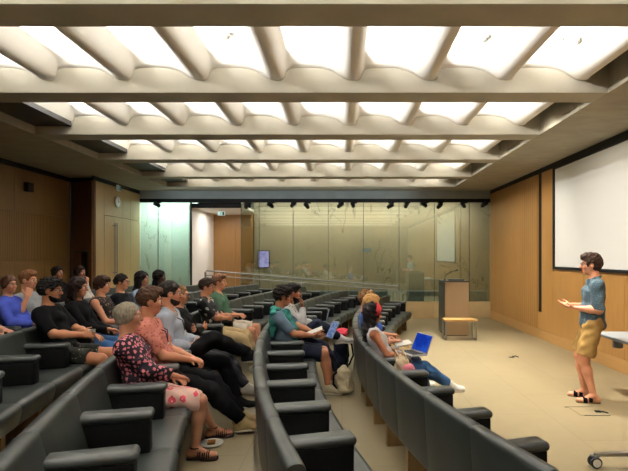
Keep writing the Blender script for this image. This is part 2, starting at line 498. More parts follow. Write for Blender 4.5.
# ------------------------------------------------------------------ curved bench rows
def arc_section(profile, th0, th1, n=5, end=.006, endang=.0012):
    """closed (r,z) section swept round the row centre (local origin = centre); slightly drawn in at both ends for the seam"""
    P = np.array(profile, float); c = P.mean(0)
    def inset(q, e):
        d = c-q; L = np.linalg.norm(d, axis=1, keepdims=True); return q + d/L*np.minimum(e, L*.4)
    secs = [(th0, end), (th0+endang, 0)] + [(th0+endang+(th1-th0-2*endang)*k/n, 0) for k in range(1, n)] + [(th1-endang, 0), (th1, end)]
    V = []; F = []; m = len(P)
    for th, e in secs:
        q = inset(P, e) if e else P
        for r, z in q: V.append((-r*math.cos(th), -r*math.sin(th), z))
    for i in range(len(secs)-1):
        for k in range(m): F.append((i*m+k, i*m+(k+1) % m, (i+1)*m+(k+1) % m, (i+1)*m+k))
    b = MB(); b.add(V, F, True); b.add(V[:m], [tuple(range(m))]); b.add(V[-m:], [tuple(range(m))])
    return b
def rnd(pts, r, n=4):
    """round the corners of a closed polygon"""
    out = []; N = len(pts)
    for i in range(N):
        p = Vector(pts[i]); a = Vector(pts[i-1]); b = Vector(pts[(i+1) % N])
        u = (a-p); w = (b-p); rr = min(r, u.length*.45, w.length*.45)
        A = p+u.normalized()*rr; B = p+w.normalized()*rr
        for k in range(n+1):
            t = k/n; out.append(tuple(A*(1-t)**2 + p*2*t*(1-t) + B*t*t))
    return out
row_words = [
    ('front', 'curved front row of dark leather seats nearest the stage, open floor before it'),
    ('second', 'curved second row of dark leather seats, its empty armrests fanning in the centre foreground'),
    ('third', 'curved third row of dark leather seats holding the woman in the floral blouse'),
    ('fourth', 'curved fourth row of dark leather seats holding the bearded man in black tee'),
    ('fifth', 'curved fifth row of dark leather seats holding the woman in the blue cardigan'),
    ('last', 'curved rearmost row of dark leather seats nearest the left wood wall')]
ARMS = {}
for ri, (R, s, t0, p, tn, tf) in enumerate(ROWS):
    root = empty('seat_row', (CX-R, CY, s)); tag(root, row_words[ri][1], 'seating row', 'curved rows of auditorium seats')
    off = Vector((R, 0, 0))
    ks = [k for k in range(-40, 40) if tf <= t0+k*p <= tn]
    seams = sorted(t0+k*p for k in ks)
    ARMS[ri] = seams
    back = rnd([(R-.035, .265), (R-.0, .80), (R-.08, .805), (R-.175, .42), (R-.14, .265)], .04)
    seat = rnd([(R-.17, .27), (R-.13, .43), (R-.60, .445), (R-.635, .40), (R-.60, .26)], .05)
    me_b = arc_section(back, -p/2, p/2, 4).mesh('back_panel')
    me_s = arc_section(seat, -p/2, p/2, 4).mesh('seat_cushion')
    a = MB(); a.box(-(R-.08), -(R-.475), -.053, .053, .40, .625, .012); me_a = a.mesh('armrest')
    a = MB(); a.box(-(R-.07), -(R-.49), -.066, .066, .62, .675, .026); me_p = a.mesh('armrest_pad')
    a = MB(); a.box(-(R-.10), -(R-.50), -.03, .03, .0, .30); me_l = a.mesh('leg')
    def put(name, me, mat, th, parent):
        o = link(name, me, mat, parent)
        if parent is root: o.location = off; o.rotation_euler = (0, 0, th)
        return o
    for i, th in enumerate(seams):
        arm = put('armrest', me_a, M['arm'], th, root)
        put('armrest_pad', me_p, M['pad'], th, arm)
        put('leg', me_l, M['leg'], th, root)
        if i < len(seams)-1:
            put('seat_cushion', me_s, M['leather'], th+p/2, root)
            put('back_panel', me_b, M['leather'], th+p/2, root)
def seat_theta(ri, approx):
    L = ARMS[ri]; mids = [(a+b)/2 for a, b in zip(L[:-1], L[1:])]
    return min(mids, key=lambda t: abs(t-approx))

# ------------------------------------------------------------------ lectern, bench, table, stand, floor box
lec = empty('lectern', (2.46, 10.7, 0)); tag(lec, 'tall steel and wood lectern with microphone near glass wall', 'lectern')
b = MB(); b.box(-.245, .265, -.33, .30, .04, 1.15); b.build('body', M['steel_dark'], lec)
b = MB(); b.box(-.235, .275, -.345, -.33, .02, 1.165); b.build('front_panel', mat_plain('bronze_panel', rgb(166, 144, 116), .35, .5, .06, 2, .05, metal=.35, stretch=(1, 1, .3)), lec)
b = MB(); b.box(-.255, .28, -.355, .31, 1.165, 1.19); b.build('top', M['steel_dark'], lec)
b = MB(); b.box(-.22, .25, -.30, .28, 0, .04); b.build('base', M['black'], lec)
b = MB()
pts = [(-.20, -.15, 1.19), (-.20, -.15, 1.24)] + [(-.20+.30*(1-math.cos(t)), -.15, 1.24+.17*math.sin(t)) for t in np.linspace(.15, 1.35, 8)]
b.tube(pts, .007, 6); b.lathe([(.03, 1.19), (.03, 1.205), (.012, 1.215)], 12, Matrix.Translation((-.20, -.15, 0)))
b.build('gooseneck', M['black'], lec)
e = Vector(pts[-1]); b = MB(); b.tube([e, e+Vector((.03, 0, .012)), e+Vector((.06, 0, .02))], [.012, .014, .010], 8); b.build('microphone', M['black'], lec)
con = MB(); con.box(-.16, .16, -.1, .1, 0, .035, .006); o = con.build('control_panel', M['steel_dark']); o.location = (2.5, 10.55, 1.1905)
tag(o, 'low dark control panel lying on lectern top', 'control panel')

bn_ = empty('bench', (2.45, 10.02, 0)); tag(bn_, 'small wood topped bench with steel legs before lectern', 'bench')
b = MB(); b.box(-.335, .335, -.17, .17, .385, .42, .004); b.build('seat', mat_wood('oak_seat', rgb(176, 138, 82), .12, 'x'), bn_)
for sx in (-1, 1):
    b = MB(); x = sx*.31
    b.box(x-.014, x+.014, -.165, -.137, 0, .385); b.box(x-.014, x+.014, .137, .165, 0, .385); b.box(x-.014, x+.014, -.137, .137, .36, .385); b.box(x-.014, x+.014, -.137, .137, 0, .02)
    b.build('leg', M['steel'], bn_)

tb = empty('table', (3.3, 5.3, 0)); tag(tb, 'grey topped table at right edge beside the standing speaker', 'table')
b = MB(); b.box(0.0, .8, -.8, 1.0, .715, .74, .008); b.build('tabletop', M['grey_top'], tb)
b = MB(); b.box(-.012, 0.004, -.8, 1.0, .705, .735, .004); b.box(-.012, .81, -.812, -.8, .705, .735, .004); b.build('edge_band', M['grey_edge'], tb)
b = MB(); b.lathe([(.055, .60), (.06, .61), (.06, .70), (.055, .705)], 20, Matrix.Translation((.10, .62, 0))); b.build('pivot_housing', M['grey_edge'], tb)
for y in (-.62, .82):
    b = MB(); b.tube([(.58, y, .10), (.58, y, .70)], .028, 10); b.box(.42, .78, y-.03, y+.03, .06, .10, .01); b.box(.2, .7, y-.02, y+.02, .675, .712); b.build('leg', M['steel'], tb)
for x in (.46, .74):
    for y in (-.62, .82):
        b = MB(); b.lathe([(.02, -.012), (.032, -.009), (.032, .009), (.02, .012)], 16, Matrix.Translation((x, y, .032)) @ Matrix.Rotation(R_(90), 4, 'X')); b.build('caster', M['rubber'], tb)

st = empty('mobile_stand', (2.50, 3.93, 0)); tag(st, 'rolling stand with polished foot bar and white caster in bottom right corner', 'stand')
b = MB()
b.add([(-.43, -.018, .095), (.42, -.035, .10), (.42, .035, .10), (-.43, .018, .095), (-.43, -.018, .115), (.42, -.035, .155), (.42, .035, .155), (-.43, .018, .115)],
      [(0, 3, 2, 1), (4, 5, 6, 7), (0, 1, 5, 4), (1, 2, 6, 5), (2, 3, 7, 6), (3, 0, 4, 7)])
b.build('foot', M['steel'], st)
for x in (-.43, .40):
    for sy in (-1, 1):
        mt = Matrix.Translation((x, sy*.022, .046)) @ Matrix.Rotation(R_(90), 4, 'X') 
        b = MB(); b.lathe([(.030, -.014), (.046, -.010), (.046, .010), (.030, .014)], 22, mt); w = b.build('caster', M['rubber'], st)
        b = MB(); b.lathe([(.004, -.0175), (.032, -.0165), (.032, .0165), (.004, .0175)], 22, mt); b.build('hub_cap', M['white_plastic'], w)
    b = MB(); b.box(x-.012, x+.012, -.01, .01, .046, .10); b.box(x-.035, x+.035, -.022, .022, .088, .10, .006); b.build('caster_fork', M['grey_edge'], st)
b = MB(); b.box(.10, .16, -.03, .03, .13, 1.1); b.build('post', M['steel'], st)

fb = empty('floor_box', (2.75, 5.35, 0)); tag(fb, 'flush floor socket lid with short cable before the speaker', 'floor box')
b = MB(); b.box(-.16, .16, -.14, .14, 0, .004); b.build('lid', M['floor'], fb)
b = MB(); b.box(-.20, .12, .14, .15, 0, .006); b.box(-.12, .16, -.15, -.14, 0, .005); b.build('lid_edge', M['steel_dark'], fb)
b = MB(); b.box(.05, .11, -.06, -.02, .004, .02, .005); b.tube([(.08, -.04, .015), (.13, -.06, .016), (.17, -.09, .008)], .007, 6); b.build('cable_plug', M['black'], fb)

fs_ = empty('floor_socket', (2.9, 8.2, 0)); tag(fs_, 'tiny dark floor socket on open floor between lectern and speaker', 'socket')
b = MB(); b.lathe([(.05, 0), (.05, .006), (.03, .010)], 16); b.build('cover', M['steel_dark'], fs_)
b = MB(); b.tube([(0, 0, .008), (.05, -.03, .03), (.10, -.05, .012)], .008, 6); b.build('plug', M['black'], fs_)

# ------------------------------------------------------------------ wall and ceiling fittings
ck = empty('wall_clock', (XD+.002, 12.05, 3.09)); tag(ck, 'round white wall clock above the double door', 'clock')
rot = Matrix.Rotation(R_(90), 4, 'Y')
b = MB(); b.lathe([(.14, 0), (.145, .01), (.145, .035), (.13, .04)], 32, rot); b.build('case', M['steel'], ck)
b = MB(); b.lathe([(.128, .03), (.128, .0405), (.001, .0415)], 32, rot)
b.build('dial', M['white_plastic'], ck)
b = MB(); b.box(.042, .045, -.005, .005, -.02, .075); b.box(.042, .045, -.005, .10, -.005, .004)
for k in range(12):
    a = k*math.pi/6; b.box(.0415, .044, .112*math.sin(a)-.004, .112*math.sin(a)+.004, .112*math.cos(a)-.008, .112*math.cos(a)+.008)
b.build('hands', M['black'], ck)

def exit_sign(name, loc, rz, label, glow):
    e = empty(name, loc, rz); e.scale = (.66, .66, .66); tag(e, label, 'exit sign', 'emergency exit signs')
    b = MB(); b.box(-.17, .17, -.012, .012, -.10, .10, .006); b.build('case', M['white_plastic'], e)
    b = MB(); b.box(-.155, .155, -.016, -.011, -.085, .085); b.build('panel', mat_emit('sign_panel', rgb(196, 226, 214), glow), e)
    g = MB()                     # running figure, doorway and arrow
    g.box(.05, .13, -.019, -.016, -.07, .07)
    g.lathe([(.013, 0), (.013, .003)], 10, Matrix.Translation((-.005, -.016, .052)) @ Matrix.Rotation(R_(90), 4, 'X'))
    for p, q in (((-.01, .035), (-.025, -.012)), ((-.025, -.012), (.005, -.03)), ((.005, -.03), (-.005, -.065)), ((-.025, -.012), (-.045, -.04)), ((-.045, -.04), (-.075, -.045)), ((-.01, .03), (.025, .012)), ((-.01, .03), (-.045, .02)), ((-.045, .02), (-.055, -.005))):
        g.tube([(p[0], -.017, p[1]), (q[0], -.017, q[1])], .007, 5)
    g.build('pictogram', mat_plain('sign_green', rgb(24, 128, 84), .5), e)
    b = MB(); b.tube([(0, 0, .1), (0, 0, .17)], .008, 6); b.build('bracket', M['steel'], e)
    return e
exit_sign('exit_sign', (-3.52, 14.0, 2.97), 0, 'lit pale green exit sign hanging inside the corridor opening', 1.3)
exit_sign('exit_sign', (XD+.05, 12.05, 3.43), R_(90), 'small green exit sign under the ceiling above the clock', .25)

tl = {'n': 0}
def track_light(x, hang, yaw, label):
    r = empty('track_light', (x, YF-.06, 3.235), 0); tag(r, label, 'spotlight', 'track spotlights along the glass wall')
    b = MB(); b.box(-.05, .11, -.018, .018, -.035, 0, .004); b.build('adapter', M['black'], r)
    b = MB(); b.tube([(0, 0, -.03), (0, 0, -.03-hang)], .010, 6); b.build('stem', M['black'], r)
    mt = Matrix.Translation((0, 0, -.05-hang)) @ Matrix.Rotation(yaw, 4, 'Z') @ Matrix.Rotation(R_(62), 4, 'X')
    b = MB(); b.lathe([(.03, -.09), (.05, -.085), (.062, .03), (.066, .09), (.055, .088), (.05, .06)], 18, mt); b.build('lamp_head', M['black'], r)
    return r
pos = [158, 246.7, 271, 293, 307, 340, 353, 390, 406, 424, 439, 463, 483.5]
names = ['leftmost track spotlight, before the pale stone left of the corridor opening', 'track spotlight just right of the corridor opening', 'second track spotlight right of the corridor opening',
 'third track spotlight right of the corridor, upright on a pane seam', 'fourth track spotlight right of the corridor opening, tilted low', 'fifth track spotlight right of the corridor opening', 'sixth track spotlight right of the corridor, one of a close pair',
 'seventh track spotlight right of the corridor, above the small grey plate', 'sixth track spotlight from the oak wall', 'fifth track spotlight from the oak wall, tilted low', 'fourth track spotlight from the oak wall, upright',
 'third track spotlight from the oak wall, large above the lectern', 'track spotlight nearest the oak wall']
names[8] = 'eighth track spotlight right of the corridor opening, left of the low tilted one'
for q, (px, nm) in enumerate(zip(pos, names)):
    track_light((px-342)*YF/480, .02 + .035*((q*5) % 3)/2, R_(-50+((q*67) % 120)), nm)

def downlight(x, y, label):
    z = ZC+.135+float(prof(np.array([x]))[0])+.05*float(prof(np.array([x]))[0])/.27
    dz = (float(prof(np.array([x+.03]))[0])-float(prof(np.array([x-.03]))[0]))*1.18/.06
    e = empty('downlight', (x, y, z-.016)); e.rotation_euler = (0, -math.atan(dz), 0)
    tag(e, label, 'ceiling light', 'round ceiling downlights')
    b = MB(); b.lathe([(.085, .004), (.10, 0), (.10, -.02), (.078, -.035), (.07, -.02)], 24); b.build('ring', M['white_plastic'], e)
    b = MB(); b.lathe([(.070, -.012), (.05, -.022), (.002, -.026)], 20); b.build('lens', mat_emit('lamp_lens', (1, .93, .8), 6), e)
    return e
ordn = ['nearest bay', 'second bay', 'third bay', 'fourth bay']
for k, y in enumerate((4.95, 6.82, 8.7, 10.55)):
    downlight(2.36, y, 'round white downlight by the right edge of the %s of ceiling vaults' % ordn[k])
def detector(x, y, label):
    z = ZC+.135+float(prof(np.array([x]))[0])*1.18
    e = empty('smoke_detector', (x, y, z-.022)); tag(e, label, 'smoke detector', 'smoke detectors on the vaults')
    b = MB(); b.lathe([(.055, .01), (.055, -.012), (.045, -.02)], 20); b.build('base', M['white_plastic'], e)
    b = MB(); b.lathe([(.038, -.018), (.032, -.04), (.01, -.045)], 20); b.build('sensor', mat_plain('detector_grey', rgb(170, 168, 160), .5), e)
detector(1.47, 4.95, 'small smoke detector right of centre in the nearest bay of vaults')
detector(-1.2, 4.95, 'small smoke detector left of centre in the nearest bay of vaults')

# things behind the glass
o = plate('wall_monitor', M['black'], (-2.62, -2.26, 14.95, 15.0, 1.36, 1.90)); tag(o, 'small violet lit screen on stone wall behind the glass', 'screen')
t = NT('violet_screen'); e = t.n('ShaderNodeEmission'); e.inputs[1].default_value = 1.6
t.l(t.ramp(t.noise(t.coord((1, 1, 1)), 9, 2), [(.42, rgb(150, 140, 205)), (.6, rgb(178, 170, 226))]), e.inputs[0]); t.l(e.outputs[0], t.out.inputs[0])
plate('display', t.m, (-2.60, -2.28, 14.945, 14.951, 1.38, 1.88), parent=o)
o = plate('wall_plaque', mat_plain('plaque_grey', rgb(120, 138, 150), .5), (.62, .92, 14.985, 15.0, 1.85, 1.97)); tag(o, 'small grey blue plaque on stone wall behind the glass', 'plaque')
# ------------------------------------------------------------------ figures: smooth implicit surfaces meshed on a grid
def nz(v): v = np.asarray(v, float); return v/max(np.linalg.norm(v), 1e-9)
class SDF:
    def __init__(s): s.p = []
    def _add(s, fn, lo, hi, k, op): s.p.append((fn, np.array(lo, float), np.array(hi, float), k, op)); return s
    def cone(s, a, b, ra, rb, k=.03, op='u', flat_a=False, flat_b=False):
        a = np.array(a, float); b = np.array(b, float); ba = b-a; L2 = ba@ba+1e-12; L = math.sqrt(L2)
        def fn(x, y, z):
            px, py, pz = x-a[0], y-a[1], z-a[2]
            h = (px*ba[0]+py*ba[1]+pz*ba[2])/L2; hc = np.clip(h, 0, 1)
            d = np.sqrt((px-hc*ba[0])**2+(py-hc*ba[1])**2+(pz-hc*ba[2])**2)-(ra+(rb-ra)*hc)
            if flat_b: d = np.maximum(d, (h-1)*L)
            if flat_a: d = np.maximum(d, -h*L)
            return d
        r = max(ra, rb); return s._add(fn, np.minimum(a, b)-r, np.maximum(a, b)+r, k, op)
    def ell(s, c, r, Rm=None, k=.03, op='u'):
        c = np.array(c, float); r = np.array(r, float); Rm = np.eye(3) if Rm is None else np.asarray(Rm)
        def fn(x, y, z):
            px, py, pz = x-c[0], y-c[1], z-c[2]
            q = [(px*Rm[0, i]+py*Rm[1, i]+pz*Rm[2, i])/r[i] for i in range(3)]
            k0 = np.sqrt(q[0]**2+q[1]**2+q[2]**2)
            k1 = np.sqrt((q[0]/r[0])**2+(q[1]/r[1])**2+(q[2]/r[2])**2)+1e-9
            return k0*(k0-1)/k1
        e = np.sqrt(((Rm*r)**2).sum(1)); return s._add(fn, c-e, c+e, k, op)
    def etube(s, a, b, ra, rb, side=(0, 1, 0), k=.03, op='u', flat_a=False, flat_b=False):
        """elliptic tube: ra, rb = (half width along side, half depth)"""
        a = np.array(a, float); b = np.array(b, float); L = np.linalg.norm(b-a); w = (b-a)/L
        sd = np.array(side, float); sd = nz(sd-w*(sd@w)); fr = np.cross(w, sd); m = min(*ra, *rb)
        def fn(x, y, z):
            px, py, pz = x-a[0], y-a[1], z-a[2]
            t = (px*w[0]+py*w[1]+pz*w[2]); tc = np.clip(t/L, 0, 1)
            rs = ra[0]+(rb[0]-ra[0])*tc; rf = ra[1]+(rb[1]-ra[1])*tc
            u = (px*sd[0]+py*sd[1]+pz*sd[2])/rs; v = (px*fr[0]+py*fr[1]+pz*fr[2])/rf
            q = (t-tc*L)/(.55*m)
            k0 = np.sqrt(u*u+v*v+q*q); k1 = np.sqrt((u/rs)**2+(v/rf)**2+(q/(.55*m))**2)+1e-9
            d = k0*(k0-1)/k1
            if flat_b: d = np.maximum(d, t-L)
            if flat_a: d = np.maximum(d, -t)
            return d
        r = max(*ra, *rb); return s._add(fn, np.minimum(a, b)-r, np.maximum(a, b)+r, k, op)
    def half(s, c, n, lo, hi, k=.004):
        """removes everything on the +n side of c inside the box lo..hi"""
        c = np.array(c, float); n = nz(n)
        def fn(x, y, z): return -((x-c[0])*n[0]+(y-c[1])*n[1]+(z-c[2])*n[2])
        return s._add(fn, lo, hi, k, 's')
    def ripple(s, amp, f, dirs=None, lo=None, hi=None, seed=0):
        r = np.random.default_rng(seed); D = r.normal(size=(7, 3)); D /= np.linalg.norm(D, axis=1, keepdims=True)
        if dirs is not None: D = np.array([nz(np.array(dirs)+.25*d) for d in D])
        ph = r.uniform(0, 6.28, 7)
        s.rip = (amp, [(d*f*(1+.22*i), p) for i, (d, p) in enumerate(zip(D, ph))]); return s
    def polygonise(s, h):
        us = [q for q in s.p if q[4] == 'u']
        lo = np.min([q[1] for q in us], 0)-3*h-.01; hi = np.max([q[2] for q in us], 0)+3*h+.01
        N = np.ceil((hi-lo)/h).astype(int)+1
        ax = [(lo[i]+h*np.arange(N[i])).astype(np.float32) for i in range(3)]
        f = np.full(N, .3, np.float32)
        for fn, a, b, k, op in s.p:
            m = k+3*h+.01
            i0 = np.clip(np.floor((a-m-lo)/h).astype(int), 0, N); i1 = np.clip(np.ceil((b+m-lo)/h).astype(int)+1, 0, N)
            if (i1 <= i0).any(): continue
            sl = tuple(slice(p, q) for p, q in zip(i0, i1))
            x = ax[0][sl[0]][:, None, None]; y = ax[1][sl[1]][None, :, None]; z = ax[2][sl[2]][None, None, :]
            d = fn(x, y, z).astype(np.float32); g = f[sl]; d = np.broadcast_to(d, g.shape)
            if op == 'u':
                t = np.clip(.5+.5*(g-d)/k, 0, 1); f[sl] = g*(1-t)+d*t-k*t*(1-t)
            elif op == 's':
                d = -d; t = np.clip(.5-.5*(g-d)/k, 0, 1); f[sl] = g*(1-t)+d*t+k*t*(1-t)
        if hasattr(s, 'rip'):
            amp, W = s.rip; x = ax[0][:, None, None]; y = ax[1][None, :, None]; z = ax[2][None, None, :]
            for w, p in W: f = f+(amp/len(W)*2.6)*np.sin(w[0]*x+w[1]*y+w[2]*z+p)
        return surface_nets(f, lo, h)
    def mesh(s, name, h): V, F = s.polygonise(h); return np_mesh(name, V, F, True)

def surface_nets(f, lo, h):
    ins = f < 0
    c = np.zeros(tuple(n-1 for n in f.shape), np.int8)
    OFF = [(i, j, k) for i in (0, 1) for j in (0, 1) for k in (0, 1)]
    n0, n1, n2 = f.shape
    for i, j, k in OFF: c += ins[i:n0-1+i, j:n1-1+j, k:n2-1+k]
    act = (c > 0) & (c < 8)
    I = np.argwhere(act); idx = np.full(act.shape, -1, np.int32); idx[act] = np.arange(len(I))
    val = {o: f[I[:, 0]+o[0], I[:, 1]+o[1], I[:, 2]+o[2]] for o in OFF}
    P = np.zeros((len(I), 3)); cnt = np.zeros(len(I))
    for o in OFF:
        for a in range(3):
            if o[a] == 1: continue
            q = list(o); q[a] = 1; q = tuple(q)
            v0, v1 = val[o], val[q]; m = (v0 < 0) != (v1 < 0)
            t = np.where(m, v0/(np.where(m, v0-v1, 1)), 0)
            pt = np.tile(np.array(o, float), (len(I), 1)); pt[:, a] = t
            P[m] += pt[m]; cnt[m] += 1
    P /= np.maximum(cnt, 1)[:, None]
    V = lo+h*(I+P); F = []
    for a in range(3):
        b, cc = (a+1) % 3, (a+2) % 3
        s0 = [slice(None)]*3; s1 = [slice(None)]*3; s0[a] = slice(0, -1); s1[a] = slice(1, None)
        A, B = ins[tuple(s0)], ins[tuple(s1)]
        E = np.argwhere(A != B); E = E[(E[:, b] > 0) & (E[:, cc] > 0) & (E[:, b] < f.shape[b]-1) & (E[:, cc] < f.shape[cc]-1)]
        if not len(E): continue
        def g(db, dc):
            q = E.copy(); q[:, b] += db; q[:, cc] += dc; return idx[q[:, 0], q[:, 1], q[:, 2]]
        Q = np.stack([g(-1, -1), g(0, -1), g(0, 0), g(-1, 0)], 1)
        fl = A[E[:, 0], E[:, 1], E[:, 2]]
        Q[~fl] = Q[~fl][:, ::-1]; F.append(Q)
    F = np.concatenate(F); F = F[(F >= 0).all(1)]
    return V, F

# ------------------------------------------------------------------ skeleton
def ik(a, c, l1, l2, pole):
    a = np.array(a, float); c = np.array(c, float); d = c-a; L = np.linalg.norm(d)
    if L > .998*(l1+l2): c = a+d*(.998*(l1+l2)/L); d = c-a; L = np.linalg.norm(d)
    u = d/L; x = (l1*l1-l2*l2+L*L)/(2*L); hgt = math.sqrt(max(l1*l1-x*x, 0))
    p = np.array(pole, float); p = nz(p-u*(p@u)); return a+u*x+p*hgt, c
def rot_head(yaw, pitch, roll=0):
    y, p, r = R_(yaw), R_(pitch), R_(roll)
    Rz = np.array([[math.cos(y), -math.sin(y), 0], [math.sin(y), math.cos(y), 0], [0, 0, 1]])
    Ry = np.array([[math.cos(p), 0, math.sin(p)], [0, 1, 0], [-math.sin(p), 0, math.cos(p)]])
    Rx = np.array([[1, 0, 0], [0, math.cos(r), -math.sin(r)], [0, math.sin(r), math.cos(r)]])
    return Rz@Ry@Rx
def A3(*v): return np.array(v, float)

def skeleton(o):
    """joint positions in the figure's own frame: x forward, y to its left, z up from the floor it stands on"""
    k = o.get('size', 1.0); J = {'k': k}
    fem = o.get('fem', False); J['fem'] = fem
    l1, l2 = R_(o.get('lean', 14)), R_(o.get('lean2', o.get('lean', 14)-8))
    def up(a): return A3(-math.sin(a), 0, math.cos(a))
    P = A3(*o.get('pelvis', (0, 0, .535))); J['pelvis'] = P
    J['waist'] = P+.17*k*up(l1); J['chest'] = J['waist']+.19*k*up((l1+l2)/2); J['neck'] = J['chest']+.155*k*up(l2)
    lean3 = R_(o.get('neck', -18)); J['head'] = J['neck']+.170*k*up(lean3)+A3(.02, 0, 0)*k
    J['hr'] = rot_head(o.get('yaw', 0), o.get('pitch', 4), o.get('roll', 0))
    sw = (.165 if fem else .185)*k; J['sw'] = sw
    tw = R_(o.get('twist', 0))
    for sd, sg in (('L', 1), ('R', -1)):
        sh = J['chest']+.08*k*up(l2)+A3(-.01-math.sin(tw)*sw*sg, sg*sw*math.cos(tw), o.get('shrug', 0)); J['sh'+sd] = sh
        wt = A3(*o['hand'+sd]); pole = o.get('elbow'+sd, (-.5, sg*.6, -.7))
        J['el'+sd], J['wr'+sd] = ik(sh, wt, .285*k, .255*k, pole)
        d = o.get('dir'+sd); J['hd'+sd] = nz(J['wr'+sd]-J['el'+sd]) if d is None else nz(d)
        n = A3(*o.get('palm'+sd, (0, 0, -1))); n = nz(n-J['hd'+sd]*(n@J['hd'+sd])); J['hn'+sd] = n
        J['curl'+sd] = o.get('curl'+sd, 28)
        hp = P+A3(0, sg*.09*k, -.015); J['hip'+sd] = hp
        ft = A3(*o['foot'+sd]); J['kn'+sd], J['an'+sd] = ik(hp, ft, .44*k, .43*k, o.get('knee'+sd, (.6, sg*.12, .8)))
        J['td'+sd] = nz(o.get('toe'+sd, (1, sg*.15, 0)))
    return J

def torso(S, J, inf=0.0, k=.05, low=True, box=0.0):
    s = J['k']; f = J['fem']; b = J.get('bulk', 0)+box
    if low: S.etube(J['pelvis']-A3(0, 0, .05), J['waist'], (.160*s+inf, .110*s+inf+b*.5), (.140*s-.014*f+inf+b, .098*s+inf+b), k=k)
    S.etube(J['waist'], J['chest'], (.140*s-.014*f+inf+b, .098*s+inf+b), (.155*s-.012*f+inf+b*.4, .103*s+inf+b*.3), k=k)
    mid = (J['shL']+J['shR'])/2
    S.etube(J['chest'], mid+A3(0, 0, .0), (.155*s-.01*f+inf, .103*s+inf), (.135*s+inf, .080*s+inf), k=k)
    S.cone(J['shL']+A3(0, -.03, 0), J['shR']+A3(0, .03, 0), .056*s+inf, .056*s+inf, k=k)
    for sd in 'LR': S.cone(mid*.5+J['neck']*.5+A3(0, .03*(1 if sd == 'L' else -1), 0), J['sh'+sd], .052*s+inf*.8, .048*s+inf, k=k)
    if f:
        for sg in (1, -1): S.ell(J['chest']+A3(.072*s, sg*.066*s, -.01), (.047*s+inf, .055*s+inf, .055*s+inf), k=.045)
def limb_arm(S, J, sd, fr, inf=0.0, k=.03, flat=False):
    s = J['k']*(.9 if J['fem'] else 1)
    a, e, w = J['sh'+sd], J['el'+sd], J['wr'+sd]
    u = min(fr, 1); q = a+(e-a)*u
    S.cone(a, q, .050*s+inf, (.050-.009*u)*s+inf, k=k, flat_b=flat and fr < 1)
    if fr > 1:
        u = min(fr-1, 1); m = e+(w-e)*min(.35, u); q = e+(w-e)*u
        S.cone(e, m, .040*s+inf, .041*s+inf, k=k)
        if u > .35: S.cone(m, q, .041*s+inf, (.041-.015*(u-.35)/.65)*s+inf, k=k, flat_b=flat)
def limb_leg(S, J, sd, fr, inf=0.0, k=.035, flat=False, loose=0.0):
    s = J['k']; a, e, w = J['hip'+sd], J['kn'+sd], J['an'+sd]
    u = min(fr, 1); q = a+(e-a)*u
    S.cone(a, q, .086*s+inf, (.086-.027*u)*s+inf+loose*u, k=k, flat_b=flat and fr < 1)
    if fr > 1:
        u = min(fr-1, 1); back = nz(np.cross(nz(w-e), A3(0, 1, 0)))
        m = e+(w-e)*min(.32, u)
        S.cone(e, m, .056*s+inf+loose, .054*s+inf+loose, k=k, flat_b=flat and fr-1 < .32)
        if u > .32: S.cone(m, e+(w-e)*u, .054*s+inf+loose, (.054-.02*(u-.32)/.68)*s+inf+loose, k=k, flat_b=flat)
def foot(S, J, sd, inf=0.0, k=.02):
    s = J['k']; an = J['an'+sd]; t = J['td'+sd]; sh = nz(J['an'+sd]-J['kn'+sd])
    dn = A3(0, 0, -1) if abs(t[2]) < .25 else nz(np.cross(np.cross(t, sh), t)) if abs(t@sh) < .98 else sh
    if dn@sh < 0: dn = -dn
    heel = an+dn*.045*s-t*.045*s; ball = an+dn*.058*s+t*.115*s; toe = ball+t*.055*s
    S.cone(an, heel, .036*s+inf, .032*s+inf, k=k); S.cone(an, ball, .036*s+inf, .026*s+inf, k=k)
    side = nz(np.cross(t, dn))
    for q, r in ((-.022, .022), (.0, .022), (.022, .019)): S.cone(ball+side*q*s, toe+side*q*.9*s-dn*.002, r*s+inf, .017*s+inf, k=k)
    S.cone(heel, ball, .028*s+inf, .024*s+inf, k=k)
    return heel, ball, toe, dn, side
def hand(S, J, sd):
    s = J['k']*(.92 if J['fem'] else 1.0); w = J['wr'+sd]; d = J['hd'+sd]; n = J['hn'+sd]; side = np.cross(d, n)*(1 if sd == 'R' else -1)   # towards the thumb
    Rm = np.stack([d, side, n], 1)
    S.ell(w+d*.050*s, (.055*s, .042*s, .017*s), Rm, k=.015)
    c0 = R_(J['curl'+sd])
    for q, L in ((.031, .072), (.0105, .082), (-.0105, .076), (-.031, .06)):
        p = w+d*.082*s+side*q*s; L *= s; a = c0*.5; r = .0088*s
        sp = side*(q*1.1)
        for fr, da in ((.42, 0), (.32, c0), (.26, c0*.8)):
            a += da*.6; v = nz(d*math.cos(a)+n*math.sin(a)+sp); e = p+v*L*fr; S.cone(p, e, r, r*.93, k=.004); p = e; r *= .93
    p = w+d*.025*s+side*.026*s; v = nz(d*.62+side*.72+n*.25)
    e = p+v*.045*s; S.cone(p, e, .0135*s, .011*s, k=.008); v = nz(d*.9+side*.3+n*.3); S.cone(e, e+v*.042*s, .0105*s, .0085*s, k=.004)
